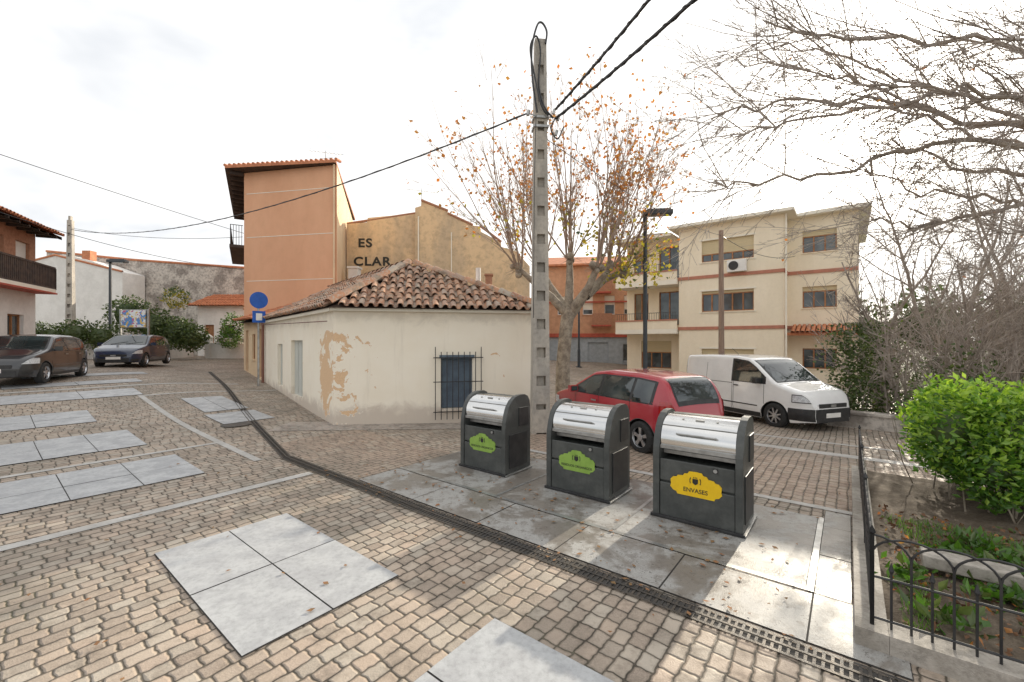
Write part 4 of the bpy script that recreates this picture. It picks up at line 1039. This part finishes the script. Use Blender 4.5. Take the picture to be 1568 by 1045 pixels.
def plane_tree():
    E=empty('pollarded_plane_tree',(1.6,13.2,-.1)); mb=MB()
    mb.tube([(1.6,13.2,-.3),(1.58,13.2,.1),(1.57,13.2,1.2),(1.66,13.2,2.3),(1.75,13.2,3.0)],[.32,.25,.21,.2,.2],12)
    limbs=[[(1.72,13.2,2.8),(1.2,13.1,3.35),(.7,13.0,3.75),(.2,12.9,4.2)],[(1.75,13.2,2.9),(1.8,13.3,3.9),(1.8,13.3,4.55)],[(1.75,13.2,2.7),(2.2,13.3,3.3),(2.6,13.35,3.75),(3.1,13.4,4.3)],[(1.8,13.2,2.9),(2.3,12.8,3.6),(2.5,12.6,4.15)],[(1.72,13.2,2.9),(1.2,13.8,3.8),(.95,14,4.4)],[(2.3,13.3,3.4),(3.0,13.9,4.0),(3.7,14.2,4.3)]]
    sh=MB(); tips=[]
    for li,l in enumerate(limbs):
        mb.tube(l,[.15-.03*i/len(l)-(.02*i) for i in range(len(l))],9)
        k=V(l[-1])
        for j in range(7):
            c=k+V((R.gauss(0,.09),R.gauss(0,.09),R.gauss(0,.07)))
            rr_=R.uniform(.08,.13); mb.grid(lambda u,v:(c.x+rr_*math.sin(math.pi*v)*math.cos(2*math.pi*u),c.y+rr_*math.sin(math.pi*v)*math.sin(2*math.pi*u),c.z+rr_*math.cos(math.pi*v)),7,5)
        ox=k.x-1.75
        for s in range(12):
            a=R.uniform(0,2*math.pi); sp=abs(R.gauss(.14,.34))
            d=V((math.cos(a)*sp+ox*.18,math.sin(a)*sp,1))
            L=R.uniform(3.4,6.6)*(.85 if sp>.5 else 1); 
            st=k+V((math.cos(a)*.1,math.sin(a)*.1,.03))
            grow(sh,st,d,L,R.uniform(.018,.03),2,0,.03,.055,7,tips,.5,.45,.004)
        for s in range(8):
            a=R.uniform(0,2*math.pi); grow(sh,k,V((math.cos(a),math.sin(a),R.uniform(-.6,.5))),R.uniform(.3,.8),.01,1,0,.0,.1,3,None)
    mb.obj('trunk_and_limbs',[M['bark']],E,smooth=True)
    sh.obj('shoots',[M['twig']],E)
    lf=MB()
    for t in tips:
        if R.random()<.36*(1.0 if t.z>4 else .5):
            mi=0 if (t.z>6.2 or R.random()<.5) else 1
            lf.leaf(t+V((R.gauss(0,.05),R.gauss(0,.05),-.05)),R.uniform(.09,.15),R.uniform(.08,.13),mi,-.6)
    for i in range(380):
        c=R.choice([(3.6,14,4.6),(3.3,13.6,4.2),(4.5,14.2,4.3),(4.4,14.1,4.9),(2.4,13,5.2)]); lf.leaf((c[0]+R.gauss(0,.4),c[1]+R.gauss(0,.4),c[2]+R.gauss(0,.25)),R.uniform(.1,.18),R.uniform(.08,.15),1 if R.random()<.75 else 2,-.2)
    lf.obj('autumn_leaves',[M['leaf_or'],M['leaf_ye'],M['leaf_o']],E)
plane_tree()
def side_tree():
    E=empty('bare_tree',(11.6,7,0)); mb=MB(); mb.tube([(11.8,7,-.2),(11.6,7,2),(11.4,7,4.6)],[.3,.24,.2],10)
    s0=(11.4,7,4.5)
    limbs=[[s0,(9.4,7,5.1),(7.4,7.1,5.35),(5.8,7.3,4.95),(4.5,7.5,4.75),(3.6,7.6,4.85)],
           [s0,(9.2,6.5,6.0),(7.0,6.4,6.5),(5.0,6.4,6.5),(3.8,6.4,6.8)],
           [s0,(9,7.2,5.6),(6.8,7.2,6.0),(4.8,7.4,6.2),(3.5,7.5,5.9)],
           [s0,(9.6,6.2,6.8),(8.2,5.8,7.4)],
           [s0,(9.8,7.6,4.9),(8.4,8.1,5.3),(7.4,8.3,5.9)],
           [s0,(10,7.4,4.5),(8.6,7.6,4.4),(7.4,7.8,4.2),(6.3,7.9,4.3)],
           [(9.4,7,5.1),(8,6.6,5.8),(6.2,6.5,5.7),(4.4,6.8,5.5),(3.6,6.9,5.3)],
           [s0,(9.3,8.0,6.2),(7.6,8.4,7.2),(6.0,8.4,7.7),(4.6,8.4,7.9)],
           [(9.2,6.5,6.0),(7.6,6.0,5.5),(6.0,5.9,5.4),(4.6,6.0,5.7)],
           [s0,(9.6,7.3,5.5),(8.2,7.6,5.9),(6.4,7.8,6.7),(5.2,7.9,7.1),(4.2,8,7.3)],
           [s0,(9.8,8.4,5.9),(8.6,8.8,6.6),(7.2,9,7.0),(5.6,9,7.0)],
           [(9.6,6.2,6.8),(8,5.8,6.2),(6.8,5.6,5.9),(5.6,5.6,6.0)],
           [s0,(10,6.8,3.9),(8.9,7,3.7),(8,7.2,3.9)],
           [s0,(9.9,7.6,4.2),(8.8,8.0,4.7),(7.6,8.2,4.9),(6.6,8.3,5.5)]]
    tips=[]
    for li,l in enumerate(limbs):
        P=[]
        for i in range(len(l)-1):
            a=V(l[i]);b_=V(l[i+1])
            for j in range(5): P.append(a+(b_-a)*(j/5)+V((R.gauss(0,.035),R.gauss(0,.03),R.gauss(0,.055))))
        P.append(V(l[-1])); n=len(P); rb=.05 if li<6 else .036
        mb.tube(P,[rb*(1-.9*i/n)+.005 for i in range(n)],6)
        for k in range(34):
            i=R.randrange(3,n-1); dr_=(P[i+1]-P[i]).normalized()
            o=V((R.gauss(0,.5),R.gauss(0,.6),R.gauss(-.05,.8)))
            grow(mb,P[i],(dr_+o*.7),R.uniform(.9,2.6),.012,2,0,-.008,.1,5,tips,.6,.28,.0038)
    mb.obj('trunk_and_branches',[M['twig_grey']],E)
    lf=MB()
    for t in R.sample(tips,min(60,len(tips))): lf.leaf(t,.07,.05,0,-.5)
    lf.obj('last_leaves',[M['leaf_or']],E)
side_tree()
def brush():
    mb=MB(); lf=MB()
    k=0
    while k<270:
        y=R.uniform(9.6,15.5); x=R.uniform(8.8,20)
        if x/y<.80 or (y<11.2 and x<9.9): continue
        k+=1; h=R.uniform(2.0,4.6) if R.random()<.6 else R.uniform(4.2,6.0)
        if x/y<.88: h*=.7
        grow(mb,(x,y,-.3),(R.gauss(-.08,.28),R.gauss(-.1,.25),1),h,R.uniform(.014,.032),2,0,.0,.10,6,None,.6,.4,.005)
    for (x,y,h) in((11.2,13.0,6.0),(12.8,12.6,7.4),(14.5,13.5,8.2),(13.2,11.2,6.6),(15.2,12.3,7.8),(16.5,13.5,8.4),(10.6,12.2,4.8),(14.0,12.2,7.8),(12.0,11.6,6.4)):
        grow(mb,(x,y,-.3),(R.gauss(-.05,.12),R.gauss(-.05,.1),1),h,.075,3,0,.015,.09,10,None,.8,.4,.005)
    for i in range(10000):
        y=R.uniform(9.0,14); x=R.uniform(8.6,19)
        if x/y<.795 or (y<11.2 and x<9.7): continue
        hh=.5+1.3*(noise.noise(V((x*.6,y*.6,3)))+.5)
        z=R.uniform(-.3,max(.2,hh)); 
        lf.leaf((x,y,z),R.uniform(.07,.14),R.uniform(.06,.1),0 if R.random()<.7 else 1,.2)
    for i in range(1800):
        x,y=9.7+R.gauss(0,.35),12.0+R.gauss(0,.3); lf.leaf((x,y,R.uniform(0,2.5)),.1,.08,0 if R.random()<.5 else 1)
    o=mb.obj('bare_thicket',[M['twig_grey']]); lf.obj('ivy_and_bramble_leaves',[M['leaf_d'],M['leaf_o']],o)
brush()
hedge('distant_tree_line',[((22+i*2.8,27-i*1.8,2.0+R.uniform(-.6,.8)),(2.6,2,2.8+R.uniform(-.5,1.0))) for i in range(11)],10000,.4,[M['leaf_o'],M['leaf_d']])
mb=MB(); wallseg(mb,(8.6,11.6),(11.5,8.9),.35,.35,0,True); mb.obj('low_stone_wall',[M['oldwall']])
# ---------------------------------------------------------------- planter
mb=MB()
pqbox(mb,-.2,-.03,3.6,8.2,-.05,.13,0); pqbox(mb,-9,-.202,3.6,3.77,-.05,.13,0)
mb.obj('planter_kerb',[M['kerb']],bevel=.012)
mb=MB()
def soilz(x,y): return .09+.05*noise.noise(V((x*2,y*2,0)))
def soilf(u,v):
    x,y=PQ(-.2-8.8*u,3.77+4.4*v); return (x,y,soilz(x,y)+.02*noise.noise(V((x*9,y*9,2))))
mb.grid(soilf,120,60,0,True); mb.obj('planter_soil',[M['soil']],smooth=True)
mb=MB(); x,y=PQ(-.75,4.95); mb.box((x,y,.19),(.55,.2,.1),ROT); mb.obj('stone_edging_block',[M['kerb']],bevel=.01)
def fence(a,b,name):
    a=V((*PQ(*a),.13));b=V((*PQ(*b),.13)); d=(b-a);L=d.length;d.normalize(); mb=MB(); n=int(L/.095); H=.58
    for i in range(n+1):
        c=a+d*(L*i/n); tall=(i%2==0)
        mb.tube([c,c+V((0,0,H-.12 if tall else H-.22))],.0075,5)
        if not tall:
            t=c+V((0,0,H-.22)); mb.tube([t,t+V((0,0,.02)),t+V((0,0,.07))],[.0075,.016,.002],5)
    s=L/n
    for i in range(-2,n-1,2):
        c=a+d*(s*(i+2)); r_=s*2; pts=[c+d*(r_*math.cos(math.pi*k/12))+V((0,0,H-.12+r_*.7*math.sin(math.pi*k/12))) for k in range(13)]
        pts=[p for p in pts if -.01<=(p-a).dot(d)<=L+.01]
        if len(pts)>2: mb.tube(pts,.0075,5)
    for z in(.05,H-.26): mb.tube([a+V((0,0,z)),b+V((0,0,z))],.009,5)
    m_=int(L/1.6)+1
    for i in range(m_+1):
        c=a+d*(L*i/m_); mb.tube([c-V((0,0,.05)),c+V((0,0,H+.02)),c+V((0,0,H+.03)),c+V((0,0,H+.07))],[.013,.013,.022,.004],6)
    return mb.obj(name,[M['black']])
fence((-.12,3.69),(-.12,8.0),'hoop_top_fence'); fence((-.12,3.69),(-6.5,3.69),'hoop_top_fence')
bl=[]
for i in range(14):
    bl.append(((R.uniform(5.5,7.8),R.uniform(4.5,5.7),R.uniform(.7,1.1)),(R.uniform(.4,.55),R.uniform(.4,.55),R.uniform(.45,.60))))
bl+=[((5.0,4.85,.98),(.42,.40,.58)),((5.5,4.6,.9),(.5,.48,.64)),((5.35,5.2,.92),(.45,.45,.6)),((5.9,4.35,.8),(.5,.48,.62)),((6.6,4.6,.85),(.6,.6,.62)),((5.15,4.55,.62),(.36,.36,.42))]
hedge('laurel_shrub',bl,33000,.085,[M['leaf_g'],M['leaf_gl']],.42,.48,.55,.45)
mb=MB()
for i in range(60):
    c=R.choice(bl)[0]; x=c[0]+R.gauss(0,.2); y=c[1]+R.gauss(0,.2)
    grow(mb,(x,y,.1),(R.gauss(0,.2),R.gauss(0,.2),1),R.uniform(.7,1.2),.009,1,0,.05,.08,3)
mb.obj('laurel_stems',[M['bark']])
mb=MB()
for i in range(16000):
    u,v=R.random(),R.random(); p_=-.3-4.2*u; q_=3.82+2.3*v; x,y=PQ(p_,q_)
    g_=noise.noise(V((x*1.3,y*1.3,7)))
    if g_<(-.12 if p_<-1.0 else .08): continue
    z=soilz(x,y); h=R.uniform(.03,.09); a=R.uniform(0,6.28); dx,dy=math.cos(a)*.006,math.sin(a)*.006; lx,ly=R.gauss(0,.025),R.gauss(0,.025)
    mb.face([(x-dx,y-dy,z-.02),(x+dx,y+dy,z-.02),(x+lx,y+ly,z+h)],0)
mb.obj('planter_grass',[M['grass']])
mb=MB()
for i in range(2600):
    p_=-.25-4.5*R.random(); q_=3.8+2.6*R.random(); x,y=PQ(p_,q_); mb.leaf((x,y,soilz(x,y)+R.uniform(.015,.04)),R.uniform(.03,.07),R.uniform(.02,.045),R.choice([0,1,1,1,2]),-.1)
for i in range(52):
    p_=-.35-2.6*R.random(); q_=3.88+2.0*R.random(); x0,y0=PQ(p_,q_)
    for k in range(24): mb.leaf((x0+R.gauss(0,.08),y0+R.gauss(0,.08),soilz(x0,y0)+R.uniform(.01,.06)),R.uniform(.06,.15),R.uniform(.03,.07),R.choice([3,3,2]),.5)
mb.obj('leaf_litter_and_seedlings',[M['leaf_or'],M['dirtbrown'],M['leaf_o'],M['leaf_g']])
mb=MB()
for i in range(420):
    x=R.uniform(-7,5); y=R.uniform(2,9)
    p_,q_=pq(x,y)
    if p_<-.2: continue
    if R.random()<.65: p_=R.uniform(.3,6); q_=R.choice([3.4,4.0,4.6,5.9])+R.gauss(0,.12); x,y=PQ(p_,q_)
    z=gz(x,y)+.025; s=R.uniform(.012,.035); a=R.uniform(0,6.28)
    mb.face([(x+s*math.cos(a+k*1.57)*(1 if k%2 else .6),y+s*math.sin(a+k*1.57)*(1 if k%2 else .6),z+R.uniform(-.004,.008)) for k in range(4)],0)
mb.obj('fallen_leaves',[mat('dry_leaf',(.28,.13,.06),(.2,.12,.05),9,.9)])
# ---------------------------------------------------------------- world / light / camera
AZ=math.radians(40); EL=math.radians(21.2)
S=V((math.sin(AZ)*math.cos(EL),math.cos(AZ)*math.cos(EL),math.sin(EL)))
w=bpy.data.worlds.new('World'); sc.world=w; w.use_nodes=True; T=NT(w.node_tree); bg=w.node_tree.nodes['Background']
sky=T.n('ShaderNodeTexSky',_sky_type='NISHITA',_sun_disc=False,_sun_elevation=EL,_sun_rotation=AZ)
gen=T.n('ShaderNodeTexCoord').outputs['Generated']
mp=T.n('ShaderNodeMapping'); T.inp(mp.inputs[0],gen); mp.inputs['Scale'].default_value=(1,1,2.2)
f,_=T.noise(mp.outputs[0],1.6,5,.55,.4)
cloud=T.mix(T.step(f,.36,.64),(5.6,5.8,6.1),(8.6,8.5,8.3))
cov=T.step(f,.30,.48,.86,.97)
c=T.mix(cov,sky.outputs[0],cloud)
dt=T.m('MAXIMUM',T.dot(gen,tuple(S)),0.)
gl=T.m('ADD',T.m('MULTIPLY',T.m('POWER',dt,120.),60.),T.m('MULTIPLY',T.m('POWER',dt,7.),6.))
gc=T.n('ShaderNodeCombineXYZ')
for i,k in enumerate((1,.94,.84)): T.inp(gc.inputs[i],T.m('MULTIPLY',gl,k))
c=T.mix(1,c,gc.outputs[0],'ADD')
T.inp(bg.inputs[0],c); bg.inputs[1].default_value=.15
ld=bpy.data.lights.new('Sun','SUN'); ld.energy=5; ld.angle=math.radians(.5); ld.color=(1,.90,.74)
lo=bpy.data.objects.new('Sun',ld); lo.rotation_euler=(-S).to_track_quat('-Z','Y').to_euler(); sc.collection.objects.link(lo)
cd=bpy.data.cameras.new('Camera'); cd.sensor_width=36; cd.lens=15; cd.clip_end=2000; cd.clip_start=.05
co=bpy.data.objects.new('Camera',cd); co.location=(0,0,2.0); co.rotation_euler=(math.radians(90),0,0); sc.collection.objects.link(co); sc.camera=co
sc.view_settings.view_transform='Standard'; sc.view_settings.look='None'; sc.view_settings.exposure=0
